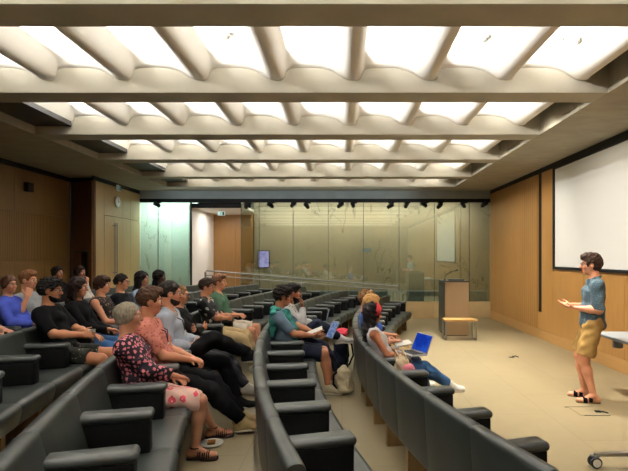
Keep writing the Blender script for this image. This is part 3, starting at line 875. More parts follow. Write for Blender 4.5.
def head(S, J):
    s = J['k']*(.95 if J['fem'] else 1.0); H = J['head']; Rm = J['hr']
    def T(p): return H+Rm@(A3(*p)*s)
    def E(c, r, k=.02, op='u'): S.ell(T(c), A3(*r)*s, Rm, k, op)
    E((-.018, 0, .032), (.096, .075, .088)); E((.025, 0, -.03), (.062, .060, .082), .025); E((.052, 0, -.088), (.030, .034, .024), .03)
    E((.072, 0, .030), (.020, .046, .014), .015)
    E((.058, .036, -.024), (.028, .022, .022), .02); E((.058, -.036, -.024), (.028, .022, .022), .02)
    S.cone(T((.086, 0, .014)), T((.110, 0, -.024)), .0085*s, .0135*s, k=.012)
    for sg in (1, -1):
        E((.099, sg*.012, -.028), (.010, .008, .007), .008)
        E((.092, sg*.031, .006), (.013, .018, .010), .012, 's')
        E((-.006, sg*.076, -.006), (.021, .010, .032), .008); E((.004, sg*.086, -.004), (.010, .006, .018), .006, 's')
    E((.086, 0, -.052), (.012, .023, .0065), .006); E((.084, 0, -.064), (.012, .020, .0065), .006)
    S.cone(T((-.028, 0, -.06)), J['neck']-A3(.0, 0, .03), .056*s, .060*s, k=.03)
    return T, Rm, s

def hair(J, style, seed=0):
    S = SDF(); s = J['k']*(.95 if J['fem'] else 1.0); H = J['head']; Rm = J['hr']
    def T(p): return H+Rm@(A3(*p)*s)
    def E(c, r, k=.02, op='u'): S.ell(T(c), A3(*r)*s, Rm, k, op)
    big = 1.0
    if style in ('short', 'crop', 'quiff', 'curly', 'wavy'):
        g = {'wavy': .022, 'short': .013, 'crop': .009, 'quiff': .014, 'curly': .020}[style]
        E((-.022, 0, .036), (.098+g, .077+g, .090+g))
        if style == 'quiff': E((.035, .0, .108), (.062, .055, .030), .03); E((.062, -.01, .092), (.04, .05, .03), .02)
        if style == 'wavy': E((.03, 0, .105), (.075, .07, .035), .03); E((-.06, 0, -.02), (.06, .075, .06), .03)
        if style == 'curly': E((.045, 0, .095), (.05, .065, .04), .03); E((-.06, 0, .02), (.07, .085, .08), .03)
        E((.115, 0, -.025), (.085, .105, .098), .012, 's')
        E((.02, 0, -.150), (.16, .14, .075), .015, 's')
        for sg in (1, -1): E((.035, sg*.07, -.075), (.055, .045, .055), .008, 's')
        for sg in (1, -1): E((.012, sg*.085, -.02), (.034, .03, .050), .008, 's')
    elif style == 'bob':                          # chin length, swept back
        E((-.024, 0, .034), (.114, .094, .107)); E((-.055, 0, -.04), (.085, .088, .085), .03)
        for sg in (1, -1): E((-.01, sg*.07, -.035), (.05, .026, .07), .02)
        E((.12, 0, -.03), (.085, .085, .108), .012, 's')
    elif style == 'pixie':
        E((-.022, 0, .036), (.116, .095, .108)); E((.03, 0, .085), (.07, .08, .045), .03); E((-.06, 0, -.03), (.06, .07, .06), .03)
        for sg in (1, -1): E((.02, sg*.074, .02), (.035, .018, .05), .02)
        E((.125, 0, -.04), (.085, .09, .105), .012, 's')
    elif style == 'updo':
        E((-.022, 0, .034), (.108, .086, .100)); E((-.085, 0, .04), (.05, .055, .05), .03); E((-.05, 0, -.03), (.062, .068, .05), .03)
        for sg in (1, -1): E((.0, sg*.07, .0), (.04, .022, .045), .02)
        E((.12, 0, -.03), (.085, .09, .105), .012, 's'); E((.045, 0, -.14), (.1, .1, .07), .01, 's')
    elif style == 'tied':
        E((-.02, 0, .034), (.108, .086, .100)); E((-.10, 0, .0), (.04, .04, .045), .03)
        E((.115, 0, -.03), (.085, .095, .103), .012, 's'); E((.03, 0, -.12), (.12, .1, .07), .01, 's')
    elif style in ('long', 'longwide'):
        wd = 1.0 if style == 'long' else 1.18
        E((-.022, 0, .036), (.114*wd, .093*wd, .107))
        nb = J['neck']; b = A3(-.05, 0, -.12)*s
        S.etube(T((-.05, 0, .03)), nb+A3(-.055, 0, -.01)*s, (.093*s*wd, .07*s*wd), (.10*s*wd, .055*s*wd), k=.03)
        S.etube(nb+A3(-.055, 0, -.01)*s, nb+A3(-.075, 0, -.19)*s, (.10*s*wd, .055*s), (.075*s*wd, .03*s), k=.03)
        for sg in (1, -1):
            S.cone(T((-.005, sg*.078*wd, .03)), T((-.015, sg*.085*wd, -.10)), .032*s, .034*s, k=.02)
            S.cone(T((-.015, sg*.085*wd, -.10)), nb+A3(.03, sg*.10, -.12)*s, .034*s, .022*s, k=.02)
        E((.12, 0, -.03), (.085, .085, .108), .012, 's'); S.cone(T((.10, 0, -.08)), T((.09, 0, -.2)), .062*s, .05*s, k=.01, op='s')
    a_, f_ = {'updo': (.0022, 90), 'curly': (.008, 140), 'longwide': (.009, 60), 'long': (.005, 70), 'wavy': (.006, 90)}.get(style, (.0035, 110)); S.ripple(a_, f_, seed=seed)
    return S

HAIRM = {}
def hair_mat(c):
    if c not in HAIRM:
        t = NT('hair'); b = t.bsdf(.62, .12); v = t.coord((40, 40, 5)); f = t.noise(v, 3, 3)
        t.l(t.ramp(f, [(.3, tuple(x*.6 for x in rgb(*c))), (.7, tuple(x*1.35 for x in rgb(*c)))]), b.inputs['Base Color']); t.bump(f, .3, .003)
        HAIRM[c] = t.m
    return HAIRM[c]
SKINM = {}
def skin_mat(c):
    if c not in SKINM:
        t = NT('skin'); b = t.bsdf(.5, .35); f = t.noise(t.coord(), 9, 3); a = rgb(*c)
        t.l(t.ramp(f, [(.3, (a[0]*.93, a[1]*.88, a[2]*.86)), (.7, (min(1, a[0]*1.05), a[1]*1.05, a[2]*1.04))]), b.inputs['Base Color'])
        b.inputs['Subsurface Weight'].default_value = .06; b.inputs['Subsurface Radius'].default_value = (.02, .008, .004)
        SKINM[c] = t.m
    return SKINM[c]
CL = {}
def cloth(c, rough=.85):
    k = ('cloth', c, rough)
    if k not in CL: CL[k] = mat_plain('cloth', rgb(*c), rough, .06, .14, 14, .25)
    return CL[k]
M['eye'] = mat_plain('eye_white', rgb(225, 220, 212), .25, .5, .02, 3, 0)
M['iris'] = mat_plain('iris', rgb(40, 28, 20), .2, .5, .05, 3, 0)
M['sole'] = mat_plain('shoe_sole', rgb(206, 200, 186), .6, .3, .05, 8, .05)
M['frame'] = mat_plain('spectacle_frame', rgb(24, 22, 22), .35, .5, .05, 5, 0)

def build_person(label, o, h=.0065):
    J = skeleton(o); J['bulk'] = o.get('bulk', 0)
    group = o.get('group')
    root = empty('person', o['loc'], o['rz']); tag(root, label, 'person', group)
    sk = skin_mat(o['skin'])
    S = SDF(); torso(S, J)
    for sd in 'LR': limb_arm(S, J, sd, 2); limb_leg(S, J, sd, 2); foot(S, J, sd)
    T, Rm, s = head(S, J)
    for sd in 'LR': hand(S, J, sd)
    link('body', S.mesh('body', h), sk, root)
    # eyes, brows, lips
    for sg in (1, -1):
        b = MB(); b.lathe([(.0005, .0118), (.006, .0102), (.0108, .005), (.0118, 0), (.0105, -.006)], 14); e = b.build('eye', M['eye'], root)
        e.matrix_local = Matrix.Translation(T((.079, sg*.031, .006))) @ Matrix(Rm.tolist()).to_4x4() @ Matrix.Rotation(R_(90), 4, 'Y') @ Matrix.Scale(s*1.05, 4)
        b = MB(); b.lathe([(.0005, .0127), (.0045, .0122), (.0068, .0108), (.0069, .009)], 12); b.build('iris', M['iris'], e)
        b = MB(); b.tube([T((.090, sg*.014, .027)), T((.088, sg*.032, .033)), T((.074, sg*.050, .027))], [.0035*s, .0045*s, .0025*s], 6); b.build('eyebrow', hair_mat(o.get('brow', o['haircol'])), root)
    L = SDF(); L.ell(T((.0895, 0, -.0535)), A3(.010, .021, .005)*s, Rm, .004); L.ell(T((.088, 0, -.0635)), A3(.010, .018, .0055)*s, Rm, .004)
    a = o['skin']; link('lips', L.mesh('lips', .0028), cloth((int(a[0]*.86), int(a[1]*.62), int(a[2]*.6)), .45), root)
    if o.get('smile'):
        b = MB(); b.tube([T((.0915, -.018, -.0565)), T((.099, 0, -.0595)), T((.0915, .018, -.0565))], [.002*s, .0035*s, .002*s], 6); b.build('teeth', M['eye'], root)
    if o.get('hair'):
        link('hair', hair(J, o['hair'], len(label)).mesh('hair', h), hair_mat(o['haircol']), root)
    if o.get('beard'):
        B = SDF(); g = .0045
        B.ell(T((.030, 0, -.055)), A3(.060+g, .059+g, .064+g)*s, Rm); B.ell(T((.052, 0, -.090)), A3(.031+g, .035+g, .026+g)*s, Rm, .03)
        B.half(T((.03, 0, -.052)), Rm@A3(.42, 0, 1), H_lo(T, s), H_hi(T, s), .006); B.ell(T((.100, 0, -.0585)), A3(.030, .023, .012)*s, Rm, .004, 's')
        B.ell(T((-.05, 0, -.04)), A3(.050, .2, .2)*s, Rm, .005, 's'); B.ell(T((.088, 0, -.0415)), A3(.012, .025, .0055)*s, Rm, .006)
        B.ripple(.002, 160, seed=3)
        link('beard', B.mesh('beard', .0055), hair_mat(o.get('brow', o['haircol'])), root)
    if o.get('glasses'):
        b = MB()
        for sg in (1, -1):
            c = (.101, sg*.033, .004); ring = [T((c[0]-abs(math.cos(a))*0.003 - (.010 if math.cos(a)*sg > .5 else 0), c[1]+.025*math.cos(a), c[2]+.020*math.sin(a))) for a in np.linspace(0, 2*math.pi, 15)]
            b.tube(ring, .0023*s, 5, False); b.tube([T((.093, sg*.058, .010)), T((.04, sg*.079, .012)), T((-.012, sg*.081, .006)), T((-.022, sg*.080, -.012))], .0022*s, 5)
        b.tube([T((.102, -.009, .006)), T((.106, 0, .009)), T((.102, .009, .006))], .002*s, 5)
        b.build('glasses', M['frame'] if o['glasses'] is True else o['glasses'], root)
    # --- clothes
    ty = o['top']; inf = ty.get('inf', .012)
    S = SDF(); torso(S, J, inf, box=ty.get('box', .012 if ty['sleeve'] > 0 and not J['fem'] else .0))
    if ty.get('untucked', True): S.etube(J['pelvis']-A3(0, 0, .02), J['waist'], (.172*J['k']+inf, .122*J['k']+inf), (.14*J['k']+inf, .105*J['k']+inf), k=.04)
    for sd in 'LR':
        if ty['sleeve'] > 0: limb_arm(S, J, sd, ty['sleeve'], inf+ty.get('loose', .004)*.6, flat=True)
    if ty.get('collar'):
        nk = J['neck']; S.cone(nk-A3(.005, 0, .045)*J['k'], nk+A3(.0, 0, .03)*J['k'], .075*J['k'], .066*J['k'], k=.012, flat_b=True)
        S.cone(nk+A3(.05, 0, -.04)*J['k'], nk+A3(.02, 0, .09)*J['k'], .052*J['k'], .06*J['k'], k=.006, op='s')
    nr = ty.get('neckr', .056 if ty.get('collar') else .068)*J['k']
    S.cone(J['neck']-A3(.012, 0, .01)*J['k']+A3(ty.get('scoop', .0), 0, -ty.get('scoop', 0)), J['head'], nr, nr*.95, k=.008, op='s')
    if ty['sleeve'] == 0:           # arm holes of a tank top
        for sd, sg in (('L', 1), ('R', -1)): S.ell(J['sh'+sd]+A3(0, sg*.045, -.005), (.075, .062, .085), k=.01, op='s')
    # nothing of the shirt below the seat of the trousers
    lo = J['pelvis']-A3(.3, .3, .3); hi = J['pelvis']+A3(.35, .3, .0)
    hz = ty.get('hem', -.06); S.half(J['pelvis']+A3(0, 0, hz), A3(ty.get('hemtilt', .35), 0, -1), lo, J['pelvis']+A3(.35, .3, .12), .006)
    S.ripple(ty.get('rip', .004), 30, seed=len(label))
    link(ty.get('name', 'shirt'), S.mesh('top', h), ty['mat'], root)
    bt = o['bottom']; inf = bt.get('inf', .011)
    S = SDF(); k = J['k']; P = J['pelvis']
    S.etube(P-A3(0, 0, .04)*k, P+A3(-.01, 0, .10)*k, (.166*k+inf, .118*k+inf), (.150*k+inf*.6, .108*k+inf*.6), k=.04, flat_b=True)
    if bt['kind'] == 'skirt':
        fr = bt['len']; q = {}
        for sd in 'LR': q[sd] = J['hip'+sd]+(J['kn'+sd]-J['hip'+sd])*fr; S.cone(J['hip'+sd], q[sd], .092*k+inf, .070*k+inf, k=.06, flat_b=True)
        m0 = (J['hipL']+J['hipR'])/2; m1 = (q['L']+q['R'])/2; S.etube(m0, m1, (.12, .085), (np.linalg.norm(q['L']-q['R'])/2+.05, .072), side=q['L']-q['R'], k=.05, flat_b=True)
        S.etube(m1-nz(m1-m0)*.1, m1-A3(0, 0, .10), (.13, .05), (.125, .03), side=q['L']-q['R'], k=.03) if bt.get('drape') else None
    else:
        for sd in 'LR': limb_leg(S, J, sd, bt['len'], inf, flat=True, loose=bt.get('loose', .008))
        if bt['len'] < 1.2: pass
    S.ripple(bt.get('rip', .005), 34, seed=len(label)+3)
    link({'skirt': 'skirt', 'shorts': 'shorts'}.get(bt['kind'], 'trousers'), S.mesh('bottom', h), bt['mat'], root)
    sh = o.get('shoe')
    if sh:
        for sd in 'LR':
            if sh['kind'] == 'sneaker':
                S = SDF(); he, ba, toe, dn, side = foot(S, J, sd, .009, .02)
                S.cone(J['an'+sd]+nz(J['kn'+sd]-J['an'+sd])*.01, J['an'+sd]+dn*.02, .040*k, .044*k, k=.02, flat_a=True)
                x = link('shoe', S.mesh('shoe', .006), sh['mat'], root)
                S = SDF(); S.etube(he-J['td'+sd]*.02+dn*.030, toe+J['td'+sd]*.012+dn*.022, (.040*k, .014), (.040*k, .013), side=side, k=.01); S.ell(ba+dn*.026, (.07, .047, .013), np.stack([J['td'+sd], side, dn], 1), k=.01)
                link('sole', S.mesh('sole', .006), sh.get('sole', M['sole']), x)
                b = MB(); a0 = J['an'+sd]+J['td'+sd]*.045-dn*.006
                for i in range(4):
                    c = a0+J['td'+sd]*.021*i+dn*.010*i; b.tube([c-side*.022+dn*.006, c-dn*.006, c+side*.022+dn*.006], .0035, 5)
                b.build('laces', sh.get('lace', M['white_plastic']), x)
            else:                   # open sandal: sole and straps round the bare foot
                S = SDF(); F0 = SDF(); he, ba, toe, dn, side = foot(F0, J, sd)
                S.etube(he-J['td'+sd]*.02+dn*.032, toe+J['td'+sd]*.016+dn*.024, (.038*k, .014), (.042*k, .013), side=side, k=.01); S.ell(ba+dn*.028, (.075, .047, .013), np.stack([J['td'+sd], side, dn], 1), k=.01)
                x = link('sandal', S.mesh('sandal', .006), sh['mat'], root)
                b = MB(); t = J['td'+sd]
                def strap(c, r, w):
                    ring = [c+side*r*math.cos(a)-dn*r*.86*math.sin(a)-dn*.0 for a in np.linspace(-.5, math.pi+.5, 12)]
                    for q in np.linspace(-w/2, w/2, max(2, int(w/.008)+1)): b.tube([p+t*q for p in ring], .005, 5)
                if sh['kind'] == 'slide': strap(ba+dn*.004-t*.015, .046*k, .036); strap(ba-t*.075-dn*.008, .044*k, .032)
                else:
                    for q in (.0, -.032, -.066): strap(ba+t*q+dn*.004-dn*(.0 if q > -.05 else .012), .045*k, .014)
                    b.tube([J['an'+sd]+side*.043*math.cos(a)*k+t*.043*math.sin(a)*k-dn*.01 for a in np.linspace(0, 2*math.pi, 14)], .006, 5)
                b.build('strap', sh['mat'] if 'strap' not in sh else sh['strap'], x)
    if o.get('lanyard'):
        n = J['neck']; c = J['chest']; b = MB(); k2 = J['k']
        e = c+A3(.145, 0, -.06)*k2
        for sg in (1, -1): b.tube([n+A3(-.055, sg*.03, .0)*k2, n+A3(-.02, sg*.07, .005)*k2, n+A3(.035, sg*.068, -.035)*k2, c+A3(.13, sg*.04, .05)*k2, e], .0045, 5)
        x = b.build('lanyard', cloth(o['lanyard']), root)
        b = MB(); b.box(-.003, .003, -.035, .035, -.10, 0); q = b.build('badge', M['white_plastic'], x); q.location = tuple(e)
    return root, J, T
def H_lo(T, s): return T((0, 0, 0))-.2
def H_hi(T, s): return T((0, 0, 0))+.2
# ------------------------------------------------------------------ the people
SK_L = (196, 138, 108); SK_M = (172, 116, 84); SK_T = (148, 92, 62); SK_D = (80, 50, 38)
navy = cloth((30, 34, 48)); blackc = cloth((15, 15, 17)); jeans = cloth((52, 82, 122)); khaki = cloth((168, 146, 108)); grey = cloth((150, 152, 154))
M['floral'] = mat_pattern('floral_blouse', rgb(30, 24, 34), rgb(206, 120, 130), 30, (.12, .52), rgb(110, 34, 56), rand=.45)
M['salmon'] = mat_pattern('salmon_print', rgb(184, 116, 102), rgb(140, 72, 70), 34, (0, .44))
M['mono'] = mat_pattern('black_white_print', rgb(20, 20, 22), rgb(196, 192, 180), 13, (0, .42))
M['lace'] = mat_pattern('lace_print', rgb(28, 24, 24), rgb(150, 116, 90), 26, (0, .36))
M['camo'] = mat_pattern('leaf_print', rgb(30, 32, 28), rgb(130, 122, 92), 30, (0, .33))
M['plaid'] = mat_pattern('check_print', rgb(190, 186, 180), rgb(60, 56, 62), 34, (0, .34), petals=False)
M['denim_dot'] = mat_pattern('denim_dots', rgb(62, 80, 90), rgb(112, 128, 134), 62, (0, .22), petals=False)
def skirt_mat():
    t = NT('skirt_blossom'); b = t.bsdf(.8, .2)
    vo = t.n('ShaderNodeTexVoronoi'); vo.inputs['Scale'].default_value = 12; vo.inputs['Randomness'].default_value = .35; t.l(t.coord(), vo.inputs[0])
    v2 = t.n('ShaderNodeTexVoronoi'); v2.inputs['Scale'].default_value = 40; t.l(t.coord(), v2.inputs[0])
    ma = t.n('ShaderNodeMath', operation='MULTIPLY_ADD'); ma.inputs[1].default_value = .20; t.l(v2.outputs[0], ma.inputs[0]); t.l(vo.outputs[0], ma.inputs[2])
    A = rgb(226, 188, 176); B = rgb(206, 72, 92)
    t.l(t.ramp(ma.outputs[0], [(0, B), (.20, B), (.23, A), (.30, A), (.33, B), (.47, B), (.50, A)]), b.inputs['Base Color']); return t.m
M['skirt'] = skirt_mat()

def seat_frame(ri, approx, back=.31, dth=0):
    R, s = ROWS[ri][:2]; th = seat_theta(ri, approx)+dth
    return (CX-(R-back)*math.cos(th), CY-(R-back)*math.sin(th), s), th
LAP = dict(handL=(.30, .07, .64), handR=(.31, -.06, .655), footL=(.50, .11, .085), footR=(.52, -.11, .085))
def sit(ri, approx, label, **o):
    q = dict(LAP); q.update(lean=20, lean2=15, neck=-4, size=.96, group=None); dth = o.pop('dth', 0); back = o.pop('back', .31); h = o.pop('h', .0068)
    q.update(o); q['size'] *= .95
    hx = q.pop('hx', .13)
    for w_ in ('handL', 'handR'): q[w_] = (q[w_][0]-hx, q[w_][1], q[w_][2])
    q['loc'], q['rz'] = seat_frame(ri, approx, back, dth)
    r, J, T = build_person(label, q, h)
    FR.append((label, r, J)); return Matrix.Translation(q['loc']) @ Matrix.Rotation(q['rz'], 4, 'Z'), J
FR = []
sneak = lambda m, **k: dict(kind='sneaker', mat=m, **k)
sandal = lambda m, **k: dict(kind='sandal', mat=m, **k)
white_shoe = cloth((226, 224, 218)); black_shoe = cloth((30, 30, 32)); tan_shoe = cloth((150, 130, 92))
def top(m, sl, **k): return dict(mat=m, sleeve=sl, **k)
def leg(m, kind='trousers', ln=1.93, **k): return dict(mat=m, kind=kind, len=ln, **k)

# third row
f_c1, J1 = sit(2, .1885, 'grey haired woman in dark floral blouse and pale pink blossom skirt, seated', fem=True, skin=(188, 134, 106), hair='updo', haircol=(120, 112, 98), brow=(120, 110, 96),
    top=top(M['floral'], 1.75, loose=.012, rip=.006, bulk=.01), bottom=leg(M['skirt'], 'skirt', .97, drape=True), shoe=sandal(cloth((44, 30, 28), .6)), size=.92, lean=22, lean2=17, neck=0, yaw=7, pitch=3, bulk=.015, smile=True,
    handL=(.30, .06, .63), handR=(.33, .0, .65), elbowR=(-.3, -.9, -.5), footR=(.34, .01, .085), footL=(.44, .43, .085), kneeL=(.6, -.05, .8), kneeR=(.7, .0, .8))
sit(2, .150, 'man in salmon patterned short sleeved shirt with swept brown hair, hands clasped', skin=SK_L, hair='quiff', haircol=(62, 42, 30), top=top(M['salmon'], .8, collar=True, loose=.014), bottom=leg(blackc), shoe=sneak(tan_shoe), lanyard=(40, 36, 70),
    size=1.0, lean=18, yaw=10, handL=(.36, .03, .66), handR=(.36, -.035, .655), curlL=50, curlR=55, footL=(.66, .10, .10), footR=(.68, -.06, .10), toeL=(1, .1, .1), toeR=(1, -.1, .12))
sit(2, .112, 'bearded man in pale grey shirt with dark hair and glasses, legs crossed', skin=SK_L, hair='crop', haircol=(34, 28, 26), beard=True, glasses=True, top=top(cloth((166, 174, 188)), 1.8, collar=True, loose=.012), bottom=leg(blackc), shoe=sneak(black_shoe), lanyard=(50, 48, 50),
    size=1.02, lean=13, lean2=9, yaw=6, handL=(.34, .08, .70), handR=(.30, -.10, .69), footL=(.58, .08, .085), footR=(.70, .05, .56), kneeR=(.5, -.3, .9), toeR=(1, .05, .05))
sit(2, .0737, 'woman in black top with light brown tied hair and glasses, arms folded', fem=True, skin=SK_L, hair='tied', haircol=(112, 84, 58), glasses=True, top=top(blackc, 1.9), bottom=leg(cloth((48, 48, 52))), shoe=sneak(white_shoe), smile=True,
    handL=(.20, -.14, .76), handR=(.24, .10, .74), elbowL=(.2, .9, -.7), elbowR=(.2, -.9, -.7), palmL=(-1, 0, 0), palmR=(-1, 0, 0), footL=(.58, .10, .085), footR=(.62, -.02, .10), size=.94)
sit(2, -.003, 'young man in black and white printed shirt with dark hair, arms folded', skin=SK_L, hair='quiff', haircol=(44, 32, 26), top=top(M['mono'], .85, collar=True, loose=.016), bottom=leg(khaki, loose=.014), shoe=sneak(white_shoe), yaw=-4,
    handL=(.20, -.14, .74), handR=(.27, .10, .70), elbowL=(.2, .9, -.7), elbowR=(.1, -.9, -.6), palmL=(-1, 0, 0), palmR=(-1, 0, 0), footL=(.52, .12, .085), footR=(.56, -.10, .085), h=.0075)
sit(2, -.041, 'young man in green polo shirt and pale shorts, farthest sitter of the third row', skin=SK_L, hair='quiff', haircol=(92, 62, 42), top=top(cloth((66, 92, 74)), .75, collar=True, loose=.014), bottom=leg(cloth((206, 198, 184)), 'shorts', .85, loose=.02), shoe=sneak(white_shoe), size=1.0, pitch=0, yaw=-4,
    handL=(.30, .02, .68), handR=(.30, -.05, .69), footL=(.50, .14, .085), footR=(.56, -.12, .085), lean=17, h=.0075)

# second row
f_b1, Jb = sit(1, .0526, hx=.09, label='man in blue grey tee with teal sweater over his shoulders, dark curly hair', skin=SK_M, hair='curly', haircol=(26, 22, 20), glasses=True, top=top(cloth((86, 104, 120)), .85, loose=.018), bottom=leg(navy, 'shorts', .93, loose=.022), shoe=sneak(cloth((190, 178, 152))), size=.99,
    lean=19, lean2=12, neck=-16, pitch=12, handR=(.37, -.10, .70), handL=(.40, .08, .70), palmR=(0, .6, .5), palmL=(0, -.7, .4), footR=(.46, -.06, .085), footL=(.52, .14, .085), curlR=40, curlL=40)
def sweater(fr, J):
    S = SDF(); n = J['neck']; c = J['chest']; k = J['k']
    S.etube(c+A3(-.10, 0, -.16), n+A3(-.055, 0, -.03), (.17, .035), (.10, .045), k=.04)
    for sd, sg in (('L', 1), ('R', -1)):
        sh = J['sh'+sd]; p = [n+A3(-.05, sg*.06, .0), sh+A3(-.02, -sg*.04, .062), sh+A3(.075, -sg*.07, .02), c+A3(.15, sg*.09, -.10), c+A3(.16, sg*.075, -.24)]
        for a, b in zip(p[:-1], p[1:]): S.cone(a, b, .045, .038, k=.03)
        S.cone(sh+A3(-.03, sg*.01, .03), c+A3(-.09, sg*.14, -.10), .05, .04, k=.04)
    S.ripple(.008, 48, seed=4); return S
link('sweater', sweater(f_b1, Jb).mesh('sweater', .007), cloth((44, 104, 96)), FR[-1][1])
f_b2, Jb2 = sit(1, .0119, hx=.07, label='dark haired bearded man with pale sleeves, chin on hand, laptop on lap', skin=SK_T, hair='quiff', haircol=(24, 20, 20), beard=True, top=top(cloth((196, 194, 196)), 1.9), bottom=leg(navy), shoe=sneak(cloth((188, 186, 184))), size=.97,
    lean=10, lean2=4, neck=-18, pitch=6, handR=(.20, -.09, .98), elbowR=(.1, -.5, -.9), dirR=(.0, .15, 1), palmR=(-1, .1, 0), curlR=60, handL=(.40, .10, .72), footL=(.60, .12, .085), footR=(.62, .02, .56), kneeR=(.5, -.4, .9), toeR=(1, .1, .1), h=.0075)
S_ = SDF(); Jt = dict(Jb2); Jt['bulk'] = 0.0
torso(S_, Jt, .020); S_.cone(Jb2['neck']-A3(.01, 0, .01), Jb2['head'], .075, .07, k=.01, op='s'); S_.etube(Jb2['pelvis']+A3(.20, 0, .02), Jb2['neck']+A3(.16, 0, .02), (.05, .09), (.05, .09), k=.02, op='s')
S_.half(Jb2['pelvis']+A3(0, 0, .0), A3(.2, 0, -1), Jb2['pelvis']-.3, Jb2['pelvis']+A3(.35, .3, .1))
for sd in 'LR': S_.ell(Jb2['sh'+sd]+A3(0, (.07 if sd == 'L' else -.07), -.01), (.085, .06, .09), k=.01, op='s')
link('waistcoat', S_.mesh('vest', .0075), M['plaid'], FR[-1][1])

# front row
f_a1, Ja1 = sit(0, .0928, hx=.17, label='woman in white tank top with red headband typing on a laptop', fem=True, skin=SK_T, hair='longwide', haircol=(22, 18, 18), top=top(cloth((236, 236, 240)), 0, inf=.010, neckr=.085, scoop=.03), bottom=leg(jeans), shoe=sneak(white_shoe), size=.93,
    lean=28, lean2=21, neck=-4, pitch=10, yaw=4, handR=(.31, -.10, .66), handL=(.33, .10, .66), elbowR=(-.4, -.8, -.6), footL=(.50, .10, .085), footR=(.70, .03, .30), kneeR=(.5, -.05, .9), toeR=(1, .0, -.05))
hb = SDF(); _s = Ja1['k']*.95
hb.ell(Ja1['head']+Ja1['hr']@(A3(-.020, 0, .036)*_s), A3(.128, .134, .121)*_s, Ja1['hr']); 
_c = Ja1['head']+Ja1['hr']@(A3(.034, 0, .04)*_s)
hb.half(_c+Ja1['hr']@A3(.030, 0, 0), Ja1['hr']@A3(1, 0, -.12), Ja1['head']-.25, Ja1['head']+.25); hb.half(_c-Ja1['hr']@A3(.030, 0, 0), Ja1['hr']@A3(-1, 0, .12), Ja1['head']-.25, Ja1['head']+.25); hb.half(Ja1['head']+Ja1['hr']@A3(0, 0, -.008), Ja1['hr']@A3(0, 0, -1), Ja1['head']-.25, Ja1['head']+.25)
link('headband', hb.mesh('headband', .005), mat_pattern('red_band', rgb(176, 50, 54), rgb(214, 120, 120), 40, (0, .28)), FR[-1][1])
f_a2, Ja2 = sit(0, .0493, hx=.19, label='blond person in blue top with open white notebook, beyond the red headband', fem=True, skin=SK_L, hair='pixie', haircol=(176, 134, 82), top=top(cloth((58, 84, 158)), 1.2), bottom=leg(navy), shoe=sneak(white_shoe), size=.97, lean=20, lean2=12, yaw=3,
    handR=(.36, -.04, .70), handL=(.34, .1, .68), palmR=(0, .3, -.9))
sit(0, .006, 'person with curly light brown hair, farthest of the three front row sitters', fem=True, skin=SK_L, hair='curly', haircol=(138, 104, 70), top=top(cloth((70, 96, 160)), .9), bottom=leg(khaki), shoe=sneak(white_shoe), size=.99, handR=(.34, -.02, .68), footR=(.60, -.05, .085), h=.0075)

# fourth row
f_d1, Jd1 = sit(3, .097, hx=.07, label='bearded man in black tee with dark curly hair holding a white cup', skin=SK_M, hair='curly', haircol=(22, 20, 20), beard=True, glasses=True, top=top(blackc, .9, loose=.016), bottom=leg(M['camo'], 'shorts', .72, loose=.024), shoe=sneak(black_shoe), size=1.0, bulk=.006, lean=22, lean2=14, neck=-6, pitch=5,
    handR=(.34, -.22, .74), handL=(.34, .04, .70), elbowR=(-.7, -.5, -.3), dirR=(.9, .3, .05), palmR=(0, .9, -.3), curlR=55, footL=(.50, .13, .085), footR=(.54, -.10, .085))
sit(3, .0612, 'woman in black long sleeved top and jeans with long dark hair', fem=True, skin=SK_M, hair='long', haircol=(34, 22, 20), top=top(blackc, 1.95), bottom=leg(jeans), shoe=sneak(black_shoe), lean=21, lean2=14, handL=(.34, .03, .67), handR=(.36, -.05, .68), footR=(.56, -.05, .085), size=.98, smile=True)
sit(3, .0256, 'woman in black and tan sleeveless lace top with cropped brown hair', fem=True, skin=SK_L, hair='pixie', haircol=(48, 30, 22), top=top(M['lace'], 0, neckr=.08), bottom=leg(jeans), shoe=sneak(black_shoe), lanyard=(20, 20, 22), size=.97, handL=(.33, .03, .67), handR=(.34, -.05, .68), smile=True)
sit(3, -.01, 'woman in plain black top with tied dark hair and glasses', fem=True, skin=SK_L, hair='tied', haircol=(26, 20, 20), glasses=True, lean=25, top=top(cloth((26, 26, 30)), .9), bottom=leg(blackc), shoe=sneak(black_shoe), size=.99, h=.008)
sit(3, -.0457, 'woman in pale blue shirt with long dark hair behind the dark suited row', fem=True, skin=SK_L, hair='long', haircol=(26, 20, 20), top=top(cloth((140, 166, 196)), 1.7, collar=True), bottom=leg(blackc), shoe=sneak(black_shoe), size=1.0, h=.008)
FR[-1][1]['label'] = 'woman in pale blue shirt with long dark hair, in fourth row'
sit(3, -.081, 'dark skinned person with glasses and long black hair, farthest of fourth row', fem=True, skin=SK_D, hair='long', haircol=(18, 15, 15), glasses=True, top=top(blackc, 1.9), bottom=leg(blackc), shoe=sneak(black_shoe), size=1.0, h=.008)

